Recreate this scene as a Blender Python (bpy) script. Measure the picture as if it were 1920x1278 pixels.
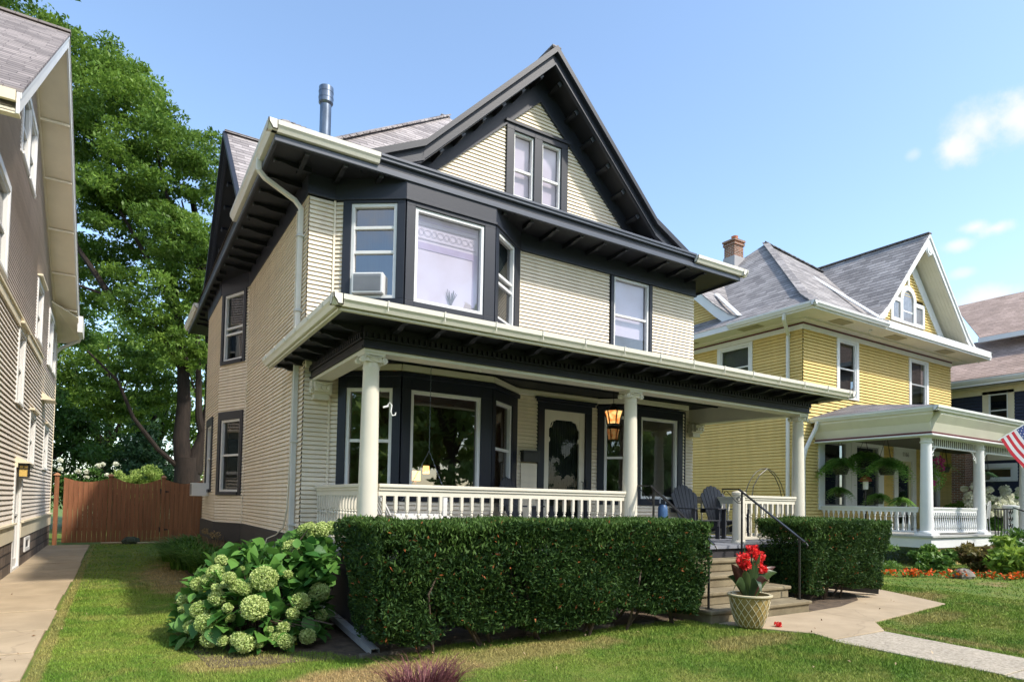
import bpy, math, random
import numpy as np
from mathutils import Vector, Matrix
R = math.radians
random.seed(7); rng = np.random.default_rng(7)
S = bpy.context.scene
for o in list(bpy.data.objects): bpy.data.objects.remove(o)
COL = S.collection

# ------------------------------------------------------------------ camera, sky, sun, exposure
def setup():
    yaw, pitch, roll = R(31.936), R(2.208), R(1.051)
    f = Vector((math.sin(yaw)*math.cos(pitch), math.cos(yaw)*math.cos(pitch), math.sin(pitch)))
    r = Vector((math.cos(yaw), -math.sin(yaw), 0)); u = r.cross(f)
    r2 = r*math.cos(roll)+u*math.sin(roll); u2 = -r*math.sin(roll)+u*math.cos(roll)
    cam = bpy.data.cameras.new('camera'); co = bpy.data.objects.new('camera', cam); COL.objects.link(co)
    m = Matrix((r2, u2, -f)).transposed().to_4x4(); m.translation = Vector((0, 0, 1.5))
    co.matrix_world = m
    cam.sensor_width = 36; cam.lens = 1187.76/1920*36; cam.shift_y = (894.32-639)/1920
    cam.clip_end = 3000; cam.clip_start = .05
    S.camera = co
setup()
SUN_EL, SUN_AZ = R(47), R(151)         # azimuth clockwise from +Y: the sun stands behind the camera, to its right
sd = Vector((math.sin(SUN_AZ)*math.cos(SUN_EL), math.cos(SUN_AZ)*math.cos(SUN_EL), math.sin(SUN_EL)))
sl = bpy.data.lights.new('sun', 'SUN'); sl.energy = 2.0; sl.angle = R(2.5); sl.color = (1, .93, .83)
so = bpy.data.objects.new('sun', sl); COL.objects.link(so)
so.rotation_euler = (-sd).to_track_quat('-Z', 'Y').to_euler(); so.location = (0, -10, 30)
W = bpy.data.worlds.new('World'); S.world = W; W.use_nodes = True
def world():
    nt = W.node_tree; N = nt.nodes; L = nt.links; N.clear()
    out = N.new('ShaderNodeOutputWorld'); bg = N.new('ShaderNodeBackground'); bg.inputs[1].default_value = .15
    sky = N.new('ShaderNodeTexSky'); sky.sky_type = 'NISHITA'; sky.sun_disc = False
    sky.sun_elevation = SUN_EL; sky.sun_rotation = SUN_AZ; sky.air_density = 1.0; sky.dust_density = 1.2; sky.ozone_density = 1.6; sky.altitude = 200
    tc = N.new('ShaderNodeTexCoord')
    tn = N.new('ShaderNodeMixRGB'); tn.blend_type = 'MULTIPLY'; tn.inputs[0].default_value = 1; tn.inputs[2].default_value = (.96, .97, .94, 1); L.new(sky.outputs[0], tn.inputs[1]); prev = tn.outputs[0]
    nz = N.new('ShaderNodeTexNoise'); nz.inputs['Scale'].default_value = 14; nz.inputs['Detail'].default_value = 6; nz.inputs['Roughness'].default_value = .62
    L.new(tc.outputs['Generated'], nz.inputs['Vector'])
    fine = N.new('ShaderNodeMapping'); 
    # clouds: soft puffs at fixed directions of the sky (direction, radius, stretch, strength)
    clouds = [((.8331,.3272,.4459),0.0341,.8,1.),((.8471,.2963,.4411),0.0361,.75,1.),((.831,.3513,.4313),0.0210,.8,1.),((.8823,.3284,.3371),0.0223,.4,1.),((.8729,.3467,.3434),0.0171,.45,1.),
              ((.8713,.3663,.3266),0.0171,.5,.85),((.8831,.3656,.2941),0.0144,.45,.6),((.9009,.3472,.2603),0.0328,.5,.95),((.9167,.3258,.2314),0.0262,.6,.8),((.8129,.3889,.4335),0.0085,.8,.35),
              ((-.3, -1, .6),0.4000,.45,.9),((.7, -1, .55),0.3500,.4,.9),((-1, -.6, .7),0.3500,.4,.9)]  # last row: unseen clouds behind the camera, added for window reflections
    for d, rad, st, amt in clouds:
        d = Vector(d).normalized()
        dist = N.new('ShaderNodeVectorMath'); dist.operation = 'SUBTRACT'; L.new(tc.outputs['Generated'], dist.inputs[0]); dist.inputs[1].default_value = d
        sc = N.new('ShaderNodeVectorMath'); sc.operation = 'MULTIPLY'; L.new(dist.outputs[0], sc.inputs[0]); sc.inputs[1].default_value = (1, 1, 1/st)
        ln = N.new('ShaderNodeVectorMath'); ln.operation = 'LENGTH'; L.new(sc.outputs[0], ln.inputs[0])
        a = N.new('ShaderNodeMath'); a.operation = 'MULTIPLY_ADD'; L.new(nz.outputs[0], a.inputs[0]); a.inputs[1].default_value = -rad*2.3; L.new(ln.outputs['Value'], a.inputs[2])
        mr = N.new('ShaderNodeMapRange'); mr.interpolation_type = 'SMOOTHSTEP'; L.new(a.outputs[0], mr.inputs[0])
        mr.inputs[1].default_value = rad*.15; mr.inputs[2].default_value = -rad*1.1; mr.inputs[3].default_value = 0; mr.inputs[4].default_value = amt
        mx = N.new('ShaderNodeMixRGB'); L.new(mr.outputs[0], mx.inputs[0]); L.new(prev, mx.inputs[1]); mx.inputs[2].default_value = (2.75, 2.8, 2.95, 1)
        prev = mx.outputs[0]
    L.new(prev, bg.inputs[0]); L.new(bg.outputs[0], out.inputs[0])
world()
S.view_settings.view_transform = 'Standard'; S.view_settings.look = 'None'; S.view_settings.gamma = 1; S.view_settings.exposure = 1.32
S.render.engine = 'CYCLES'
S.cycles.max_bounces = 8; S.cycles.transparent_max_bounces = 12; S.cycles.diffuse_bounces = 4

# ------------------------------------------------------------------ materials
MATS = {}
def nodes(m): m.use_nodes = True; nt = m.node_tree; return nt, nt.nodes, nt.links
def mat(name, col, rough=.6, var=.12, vs=1.5, bump=0, bs=60, spec=.4, col2=None, streak=None, metal=0, trans=0):
    if name in MATS: return MATS[name]
    m = bpy.data.materials.new(name); MATS[name] = m; nt, N, L = nodes(m)
    b = N['Principled BSDF']; b.inputs['Roughness'].default_value = rough; b.inputs['Specular IOR Level'].default_value = spec; b.inputs['Metallic'].default_value = metal
    g = N.new('ShaderNodeNewGeometry')
    mp = N.new('ShaderNodeMapping'); L.new(g.outputs['Position'], mp.inputs[0])
    if streak: mp.inputs['Scale'].default_value = streak
    n1 = N.new('ShaderNodeTexNoise'); n1.inputs['Scale'].default_value = vs; n1.inputs['Detail'].default_value = 8; n1.inputs['Roughness'].default_value = .65
    L.new(mp.outputs[0], n1.inputs[0])
    cr = N.new('ShaderNodeMapRange'); cr.inputs[1].default_value = .3; cr.inputs[2].default_value = .7; L.new(n1.outputs[0], cr.inputs[0])
    mx = N.new('ShaderNodeMixRGB'); L.new(cr.outputs[0], mx.inputs[0])
    c2 = col2 or tuple(min(1, c*(1+var)) for c in col); c1 = col if col2 else tuple(c*(1-var) for c in col)
    mx.inputs[1].default_value = (*c1, 1); mx.inputs[2].default_value = (*c2, 1); L.new(mx.outputs[0], b.inputs['Base Color'])
    if 'siding' in name:      # boards differ a little in tone; faint weather streaks
        m2 = N.new('ShaderNodeMapping'); m2.inputs['Scale'].default_value = (.22, .22, 15.6); L.new(g.outputs['Position'], m2.inputs[0]); nb = N.new('ShaderNodeTexNoise'); nb.inputs['Scale'].default_value = 1; nb.inputs['Detail'].default_value = 2; L.new(m2.outputs[0], nb.inputs[0])
        m4 = N.new('ShaderNodeMapping'); m4.inputs['Scale'].default_value = (5, 5, .5); L.new(g.outputs['Position'], m4.inputs[0]); nc = N.new('ShaderNodeTexNoise'); nc.inputs['Detail'].default_value = 6; nc.inputs['Scale'].default_value = 1; L.new(m4.outputs[0], nc.inputs[0])
        ad = N.new('ShaderNodeMath'); ad.operation = 'ADD'; L.new(nb.outputs[0], ad.inputs[0]); L.new(nc.outputs[0], ad.inputs[1]); r3 = N.new('ShaderNodeMapRange'); r3.inputs[1].default_value = .7; r3.inputs[2].default_value = 1.3; r3.inputs[3].default_value = .88; r3.inputs[4].default_value = 1.06; L.new(ad.outputs[0], r3.inputs[0])
        mm = N.new('ShaderNodeMixRGB'); mm.blend_type = 'MULTIPLY'; mm.inputs[0].default_value = 1; L.new(mx.outputs[0], mm.inputs[1]); L.new(r3.outputs[0], mm.inputs[2]); L.new(mm.outputs[0], b.inputs['Base Color'])
    if 'concrete' in name or 'aggregate' in name:      # blotchy stains and a few cracks
        vo = N.new('ShaderNodeTexVoronoi'); vo.feature = 'DISTANCE_TO_EDGE'; vo.inputs['Scale'].default_value = .55; nw = N.new('ShaderNodeTexNoise'); nw.inputs['Scale'].default_value = 2.5; nw.inputs['Detail'].default_value = 6; L.new(g.outputs['Position'], nw.inputs[0])
        av = N.new('ShaderNodeVectorMath'); av.operation = 'MULTIPLY_ADD'; L.new(nw.outputs['Color'], av.inputs[0]); av.inputs[1].default_value = (.5, .5, 0); L.new(g.outputs['Position'], av.inputs[2]); L.new(av.outputs[0], vo.inputs[0])
        r4 = N.new('ShaderNodeMapRange'); r4.inputs[1].default_value = .002; r4.inputs[2].default_value = .007; r4.inputs[3].default_value = .85; L.new(vo.outputs['Distance'], r4.inputs[0])
        r5 = N.new('ShaderNodeMapRange'); r5.inputs[1].default_value = .35; r5.inputs[2].default_value = .7; r5.inputs[3].default_value = .90; r5.inputs[4].default_value = 1.05; L.new(nw.outputs[0], r5.inputs[0])
        m5 = N.new('ShaderNodeMath'); m5.operation = 'MULTIPLY'; L.new(r4.outputs[0], m5.inputs[0]); L.new(r5.outputs[0], m5.inputs[1])
        mm = N.new('ShaderNodeMixRGB'); mm.blend_type = 'MULTIPLY'; mm.inputs[0].default_value = 1; L.new(mx.outputs[0], mm.inputs[1]); L.new(m5.outputs[0], mm.inputs[2]); L.new(mm.outputs[0], b.inputs['Base Color'])
    if bump:
        n2 = N.new('ShaderNodeTexNoise'); n2.inputs['Scale'].default_value = bs; n2.inputs['Detail'].default_value = 5; L.new(g.outputs['Position'], n2.inputs[0])
        bp = N.new('ShaderNodeBump'); bp.inputs['Strength'].default_value = bump; bp.inputs['Distance'].default_value = .01; L.new(n2.outputs[0], bp.inputs['Height']); L.new(bp.outputs[0], b.inputs['Normal'])
    return m
def leafmat(name, c1, c2, trans=.3, rough=.5, dead=None, deadamt=.02, spec=.35):
    m = bpy.data.materials.new(name); MATS[name] = m; nt, N, L = nodes(m); b = N['Principled BSDF']; out = N['Material Output']
    at = N.new('ShaderNodeAttribute'); at.attribute_name = 'leafvar'
    mx = N.new('ShaderNodeMixRGB'); L.new(at.outputs['Fac'], mx.inputs[0]); mx.inputs[1].default_value = (*c1, 1); mx.inputs[2].default_value = (*c2, 1)
    last = mx.outputs[0]
    if dead:
        gt = N.new('ShaderNodeMath'); gt.operation = 'GREATER_THAN'; L.new(at.outputs['Fac'], gt.inputs[0]); gt.inputs[1].default_value = 1-deadamt
        m2 = N.new('ShaderNodeMixRGB'); L.new(gt.outputs[0], m2.inputs[0]); L.new(last, m2.inputs[1]); m2.inputs[2].default_value = (*dead, 1); last = m2.outputs[0]
    L.new(last, b.inputs['Base Color']); b.inputs['Roughness'].default_value = rough; b.inputs['Specular IOR Level'].default_value = spec
    t = N.new('ShaderNodeBsdfTranslucent'); L.new(last, t.inputs[0]); ms = N.new('ShaderNodeMixShader'); ms.inputs[0].default_value = trans
    L.new(b.outputs[0], ms.inputs[1]); L.new(t.outputs[0], ms.inputs[2]); L.new(ms.outputs[0], out.inputs[0])
    return m
def glassmat(name, tint=(.5, .52, .55), ior=1.9, dark=.55):
    m = bpy.data.materials.new(name); nt, N, L = nodes(m); N.remove(N['Principled BSDF']); out = N['Material Output']
    g = N.new('ShaderNodeBsdfGlossy'); g.inputs['Roughness'].default_value = .015
    nz = N.new('ShaderNodeTexNoise'); nz.inputs['Scale'].default_value = 1.6; ge = N.new('ShaderNodeNewGeometry'); L.new(ge.outputs['Position'], nz.inputs[0])
    bp = N.new('ShaderNodeBump'); bp.inputs['Strength'].default_value = .05; bp.inputs['Distance'].default_value = .03; L.new(nz.outputs[0], bp.inputs['Height']); L.new(bp.outputs[0], g.inputs['Normal'])
    t = N.new('ShaderNodeBsdfTransparent'); t.inputs[0].default_value = (*tint, 1)
    f0 = ((ior-1)/(ior+1))**2
    lw = N.new('ShaderNodeLayerWeight'); lw.inputs[0].default_value = .5; pw = N.new('ShaderNodeMath'); pw.operation = 'POWER'; L.new(lw.outputs['Facing'], pw.inputs[0]); pw.inputs[1].default_value = 5
    fr = N.new('ShaderNodeMath'); fr.operation = 'MULTIPLY_ADD'; L.new(pw.outputs[0], fr.inputs[0]); fr.inputs[1].default_value = 1-f0; fr.inputs[2].default_value = f0
    ms = N.new('ShaderNodeMixShader'); L.new(fr.outputs[0], ms.inputs[0]); L.new(t.outputs[0], ms.inputs[1]); L.new(g.outputs[0], ms.inputs[2]); L.new(ms.outputs[0], out.inputs[0])
    return m
def uvmat(name, kind, c1, c2, mortar, w, h, msz=.012, rough=.85, bump=.6, off=.5, big=.25, offf=2):
    m = bpy.data.materials.new(name); nt, N, L = nodes(m); b = N['Principled BSDF']; b.inputs['Roughness'].default_value = rough; b.inputs['Specular IOR Level'].default_value = .2
    uv = N.new('ShaderNodeUVMap'); uv.uv_map = 'UVMap'
    nzd = N.new('ShaderNodeTexNoise'); nzd.inputs['Scale'].default_value = 3.; L.new(uv.outputs[0], nzd.inputs[0])
    add = N.new('ShaderNodeVectorMath'); add.operation = 'MULTIPLY_ADD'; L.new(nzd.outputs['Color'], add.inputs[0]); add.inputs[1].default_value = (.22, .03, 0); L.new(uv.outputs[0], add.inputs[2])
    br = N.new('ShaderNodeTexBrick'); br.offset = off; br.offset_frequency = offf; br.inputs['Scale'].default_value = 1; br.inputs['Brick Width'].default_value = w; br.inputs['Row Height'].default_value = h
    br.inputs['Mortar Size'].default_value = msz; br.inputs['Mortar Smooth'].default_value = .3; br.inputs['Bias'].default_value = 0
    br.inputs['Color1'].default_value = (*c1, 1); br.inputs['Color2'].default_value = (*c2, 1); br.inputs['Mortar'].default_value = (*mortar, 1)
    L.new(add.outputs[0] if kind == 'shingle' else uv.outputs[0], br.inputs[0])
    nz = N.new('ShaderNodeTexNoise'); nz.inputs['Scale'].default_value = .9; nz.inputs['Detail'].default_value = 9; nz.inputs['Roughness'].default_value = .7; L.new(uv.outputs[0], nz.inputs[0])
    mr = N.new('ShaderNodeMapRange'); mr.inputs[1].default_value = .3; mr.inputs[2].default_value = .7; mr.inputs[3].default_value = 1-big; mr.inputs[4].default_value = 1+big; L.new(nz.outputs[0], mr.inputs[0])
    mu = N.new('ShaderNodeMixRGB'); mu.blend_type = 'MULTIPLY'; mu.inputs[0].default_value = 1; L.new(br.outputs[0], mu.inputs[1]); L.new(mr.outputs[0], mu.inputs[2]); L.new(mu.outputs[0], b.inputs['Base Color'])
    ng = N.new('ShaderNodeTexNoise'); ng.inputs['Scale'].default_value = 60; L.new(uv.outputs[0], ng.inputs[0])
    if kind == 'shingle':
        br.inputs['Mortar Size'].default_value = .004
        # each course rises towards its lower edge: saw-tooth height along v
        sp = N.new('ShaderNodeSeparateXYZ'); L.new(add.outputs[0], sp.inputs[0]); dv = N.new('ShaderNodeMath'); dv.operation = 'DIVIDE'; L.new(sp.outputs[1], dv.inputs[0]); dv.inputs[1].default_value = h
        fr = N.new('ShaderNodeMath'); fr.operation = 'FRACT'; L.new(dv.outputs[0], fr.inputs[0])
        lm = N.new('ShaderNodeMapRange'); lm.interpolation_type = 'SMOOTHSTEP'; lm.inputs[1].default_value = .02; lm.inputs[2].default_value = .22; lm.inputs[3].default_value = .16; L.new(fr.outputs[0], lm.inputs[0])
        m3 = N.new('ShaderNodeMixRGB'); m3.blend_type = 'MULTIPLY'; m3.inputs[0].default_value = 1; L.new(mu.outputs[0], m3.inputs[1]); L.new(lm.outputs[0], m3.inputs[2]); L.new(m3.outputs[0], b.inputs['Base Color'])
        iv = N.new('ShaderNodeMath'); iv.operation = 'SUBTRACT'; iv.inputs[0].default_value = 1; L.new(fr.outputs[0], iv.inputs[1]); hh = iv.outputs[0]
    else:
        iv = N.new('ShaderNodeMath'); iv.operation = 'SUBTRACT'; iv.inputs[0].default_value = 1; L.new(br.outputs['Fac'], iv.inputs[1]); hh = iv.outputs[0]
    ad = N.new('ShaderNodeMath'); ad.operation = 'MULTIPLY_ADD'; L.new(ng.outputs[0], ad.inputs[0]); ad.inputs[1].default_value = .35; L.new(hh, ad.inputs[2])
    bp = N.new('ShaderNodeBump'); bp.inputs['Strength'].default_value = bump; bp.inputs['Distance'].default_value = .03; L.new(ad.outputs[0], bp.inputs['Height']); L.new(bp.outputs[0], b.inputs['Normal'])
    return m
def emit(name, c, s):
    m = bpy.data.materials.new(name); nt, N, L = nodes(m); b = N['Principled BSDF']; b.inputs['Base Color'].default_value = (*c, 1); b.inputs['Emission Color'].default_value = (*c, 1); b.inputs['Emission Strength'].default_value = s
    return m
def lawnmat(name, blade):
    m = bpy.data.materials.new(name); nt, N, L = nodes(m); b = N['Principled BSDF']; b.inputs['Roughness'].default_value = .7; b.inputs['Specular IOR Level'].default_value = .2
    g = N.new('ShaderNodeNewGeometry')
    fl = N.new('ShaderNodeVectorMath'); fl.operation = 'MULTIPLY'; L.new(g.outputs['Position'], fl.inputs[0]); fl.inputs[1].default_value = (1, 1, 0)
    def noise(s, d, r=.6):
        n = N.new('ShaderNodeTexNoise'); n.inputs['Scale'].default_value = s; n.inputs['Detail'].default_value = d; n.inputs['Roughness'].default_value = r; L.new(fl.outputs[0], n.inputs[0]); return n.outputs[0]
    def rng_(x, a, c): 
        q = N.new('ShaderNodeMapRange'); q.interpolation_type = 'SMOOTHSTEP'; q.inputs[1].default_value = a; q.inputs[2].default_value = c; L.new(x, q.inputs[0]); return q.outputs[0]
    def mix(f, a, c):
        q = N.new('ShaderNodeMixRGB'); L.new(f, q.inputs[0]) if not isinstance(f, float) else setattr(q.inputs[0], 'default_value', f)
        for i, x in ((1, a), (2, c)):
            if isinstance(x, tuple): q.inputs[i].default_value = (*x, 1)
            else: L.new(x, q.inputs[i])
        return q.outputs[0]
    base = mix(rng_(noise(.9, 4), .35, .65), (.10, .19, .022), (.175, .25, .035))
    base = mix(rng_(noise(1.7, 6, .7), .42, .70), base, (.25, .265, .06))
    dry = rng_(noise(.55, 5, .7), .60, .74)
    base = mix(dry, base, (.36, .26, .115))
    # dry strips: beside the house wall, in front of the hedge and where the red grass grows
    for (cx, cy, sx, sy, amt) in ((1.2, 13.2, .9, 3.0, .9), (1.9, 5.15, 1.0, .45, .95), (3.4, 5.35, 1.6, .35, .6), (6.0, 4.6, .9, .3, .55), (9.6, 4.4, .9, .3, .5), (.95, 6.2, .5, .35, .6), (-.52, 6, .07, 20, .45), (11.5, 5.6, 1.2, .5, .6), (8.2, 3.1, .15, 1.5, .5)):
        sb = N.new('ShaderNodeVectorMath'); sb.operation = 'SUBTRACT'; L.new(fl.outputs[0], sb.inputs[0]); sb.inputs[1].default_value = (cx, cy, 0)
        ml = N.new('ShaderNodeVectorMath'); ml.operation = 'MULTIPLY'; L.new(sb.outputs[0], ml.inputs[0]); ml.inputs[1].default_value = (1/sx, 1/sy, 0)
        ln = N.new('ShaderNodeVectorMath'); ln.operation = 'LENGTH'; L.new(ml.outputs[0], ln.inputs[0])
        a = N.new('ShaderNodeMath'); a.operation = 'MULTIPLY_ADD'; L.new(noise(2.2, 5, .7), a.inputs[0]); a.inputs[1].default_value = 1.6; L.new(ln.outputs['Value'], a.inputs[2])
        q = N.new('ShaderNodeMapRange'); q.interpolation_type = 'SMOOTHSTEP'; q.inputs[1].default_value = 1.95; q.inputs[2].default_value = 1.35; q.inputs[4].default_value = amt; L.new(a.outputs[0], q.inputs[0])
        base = mix(q.outputs[0], base, (.38, .27, .12))
    if blade:
        at = N.new('ShaderNodeAttribute'); at.attribute_name = 'leafvar'; mu = N.new('ShaderNodeMapRange'); L.new(at.outputs['Fac'], mu.inputs[0]); mu.inputs[3].default_value = .7; mu.inputs[4].default_value = 1.5
        q = N.new('ShaderNodeMixRGB'); q.blend_type = 'MULTIPLY'; q.inputs[0].default_value = 1; L.new(base, q.inputs[1]); L.new(mu.outputs[0], q.inputs[2]); base = q.outputs[0]
    else:
        base = mix(rng_(noise(45, 3), .3, .75), mix(.45, base, (.05, .06, .02)), base)
        bp = N.new('ShaderNodeBump'); bp.inputs['Strength'].default_value = .8; bp.inputs['Distance'].default_value = .03; L.new(noise(55, 4), bp.inputs['Height']); L.new(bp.outputs[0], b.inputs['Normal'])
    L.new(base, b.inputs['Base Color'])
    return m

_m0 = mat
def mat(name, *a, **k):
    if 'siding' in name: k.setdefault('spec', .12)
    return _m0(name, *a, **k)
M_side = mat('cream_siding', (.83, .73, .575), .55, .05, .8, .08, 40, col2=(.88, .785, .64), streak=(1, 1, .35))
M_dark = mat('slate_trim_paint', (.020, .023, .032), .45, .12, 2, .1, 50)
M_black = mat('porch_black_paint', (.009, .010, .013), .5, .15, 2)
M_navy = mat('navy_trim_paint', (.010, .013, .024), .4, .15, 2)
M_litedge = mat('lit_slate_edge', (.085, .095, .12), .4, .1, 3)  # slate trim made paler: light on its edges is put into the colour
M_cream = mat('cream_trim_paint', (.68, .635, .52), .5, .06, 2, .06, 50)
M_white = mat('white_sash_paint', (.70, .70, .68), .45, .06, 3, .05, 40, col2=(.78, .78, .76))
M_gutter = mat('gutter_enamel', (.72, .68, .59), .35, .10, 2.5, col2=(.79, .75, .66), streak=(.6, .6, 3))
M_down = mat('downspout_enamel', (.60, .60, .57), .35, .1, 3)
M_glass = glassmat('window_glass', (.6, .62, .65), ior=2.5)
M_clear = glassmat('clear_window_glass', (.97, .96, .98), 2.5)
M_glassd = glassmat('dark_window_glass', (.35, .37, .38), 1.85)
M_mirror = glassmat('sky_reflecting_glass', (.6, .6, .65), 3.2)
M_lilac = mat('lilac_blind_fabric', (.50, .46, .54), .8, .05, 1)
M_blind = mat('white_blind_fabric', (.62, .62, .60), .8, .05, 1)
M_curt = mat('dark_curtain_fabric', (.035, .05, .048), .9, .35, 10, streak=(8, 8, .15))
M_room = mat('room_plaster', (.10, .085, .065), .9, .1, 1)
M_shing = uvmat('grey_shingles', 'shingle', (.24, .215, .21), (.43, .39, .375), (.085, .075, .075), .32, .15, big=.24)
M_shing2 = uvmat('neighbour_shingles', 'shingle', (.22, .205, .20), (.38, .355, .34), (.08, .075, .08), .34, .19, big=.24)
M_shing3 = uvmat('dark_shingles', 'shingle', (.14, .13, .14), (.23, .22, .23), (.05, .05, .05), .32, .14)
M_shingb = uvmat('tan_shingles', 'shingle', (.34, .25, .20), (.46, .34, .28), (.15, .11, .09), .35, .16)
M_shingl = uvmat('brown_grey_shingles', 'shingle', (.19, .165, .155), (.31, .27, .25), (.07, .055, .055), .32, .15, big=.24)
M_brick = uvmat('red_brick', 'brick', (.30, .13, .07), (.16, .075, .045), (.42, .38, .33), .21, .07, .01, big=.3)
M_stone = uvmat('rock_faced_block', 'brick', (.20, .155, .12), (.13, .10, .08), (.06, .05, .045), .62, .2, .018, bump=1., big=.4)
M_yel = mat('yellow_siding', (.68, .52, .20), .55, .06, .8, .06, 40, col2=(.74, .57, .235), streak=(1, 1, .35))
M_ywhite = mat('neighbour_white_trim', (.72, .73, .72), .45, .05, 2)
M_ysoff = mat('neighbour_cream_soffit', (.70, .67, .55), .6, .05, 2)
M_maroon = mat('maroon_stripe', (.11, .02, .025), .5)
M_blue = mat('navy_siding', (.045, .052, .085), .55, .1, 1)
M_lsid = mat('taupe_siding', (.72, .64, .55), .6, .06, .8, col2=(.77, .69, .60), streak=(1, 1, .35))
M_lsid2 = mat('brown_siding', (.68, .60, .55), .6, .06, .8, col2=(.74, .65, .60), streak=(1, 1, .35))
M_ltrim = mat('taupe_trim', (.74, .65, .47), .55, .06, 2)
M_lwhite = mat('left_white_trim', (.72, .70, .66), .5, .05, 2)
M_porchfl = mat('porch_floor_paint', (.24, .25, .28), .5, .12, 2)
M_conc = mat('walk_concrete', (.37, .285, .18), .85, .1, .9, .5, 90, col2=(.48, .375, .25))
M_conc2 = mat('exposed_aggregate', (.26, .22, .16), .9, .1, 38, .9, 120, col2=(.62, .54, .42))
M_step = mat('step_concrete', (.17, .135, .08), .9, .15, 3, .6, 90, col2=(.30, .25, .155))
M_iron = mat('black_iron', (.012, .012, .013), .35, .2, 4, spec=.5)
M_chair = mat('charcoal_lumber', (.05, .053, .062), .5, .12, 3, spec=.4)
M_fence = mat('stained_cedar', (.17, .062, .026), .65, .1, 2.5, .3, 30, col2=(.30, .12, .052), streak=(6, 6, .35))
M_fencet = mat('cedar_end_grain', (.42, .20, .10), .7)
M_bark = mat('brown_bark', (.014, .010, .008), .9, .3, 4, .9, 25, col2=(.04, .028, .02), streak=(3, 3, .5))
M_twig = mat('grey_twig', (.10, .07, .05), .85, .3, 5)
M_soil = mat('bare_mulch', (.055, .04, .028), .95, .3, 9, .9, 45, col2=(.16, .115, .075))
M_skirt = mat('dark_skirt_board', (.040, .037, .042), .6, .15, 2)
M_metal = mat('galvanised_pipe', (.16, .19, .23), .3, .4, 6, metal=.8, streak=(1, 1, .4))
M_lawn = lawnmat('lawn_turf', False); M_blade = lawnmat('grass_blades', True)

# ------------------------------------------------------------------ mesh helpers
ORG = {}
def root(name, loc, label, cat, group=None):
    o = bpy.data.objects.new(name, None); o.empty_display_size = .2; COL.objects.link(o); o.location = loc
    o['label'] = label; o['category'] = cat
    if group: o['group'] = group
    ORG[o.name] = Vector(loc); return o
def tag(o, label=None, cat=None, group=None, kind=None):
    for k, v in (('label', label), ('category', cat), ('group', group), ('kind', kind)):
        if v: o[k] = v
    return o
def uvs(me, vs, fs):
    uvl = me.uv_layers.new(name='UVMap').data; i = 0
    for f in fs:
        a, b, c = (Vector(vs[f[0]]), Vector(vs[f[1]]), Vector(vs[f[2]])); n = (b-a).cross(c-a)
        if n.length < 1e-12 and len(f) > 3: n = (c-a).cross(Vector(vs[f[3]])-a)
        n = n.normalized() if n.length > 1e-12 else Vector((0, 0, 1))
        if abs(n.z) > .985: h = Vector((1, 0, 0)); w = Vector((0, 1, 0))
        else: h = Vector((0, 0, 1)).cross(n).normalized(); w = n.cross(h)
        for k in f:
            p = Vector(vs[k]); uvl[i].uv = (p.dot(h), p.dot(w)); i += 1
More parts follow.
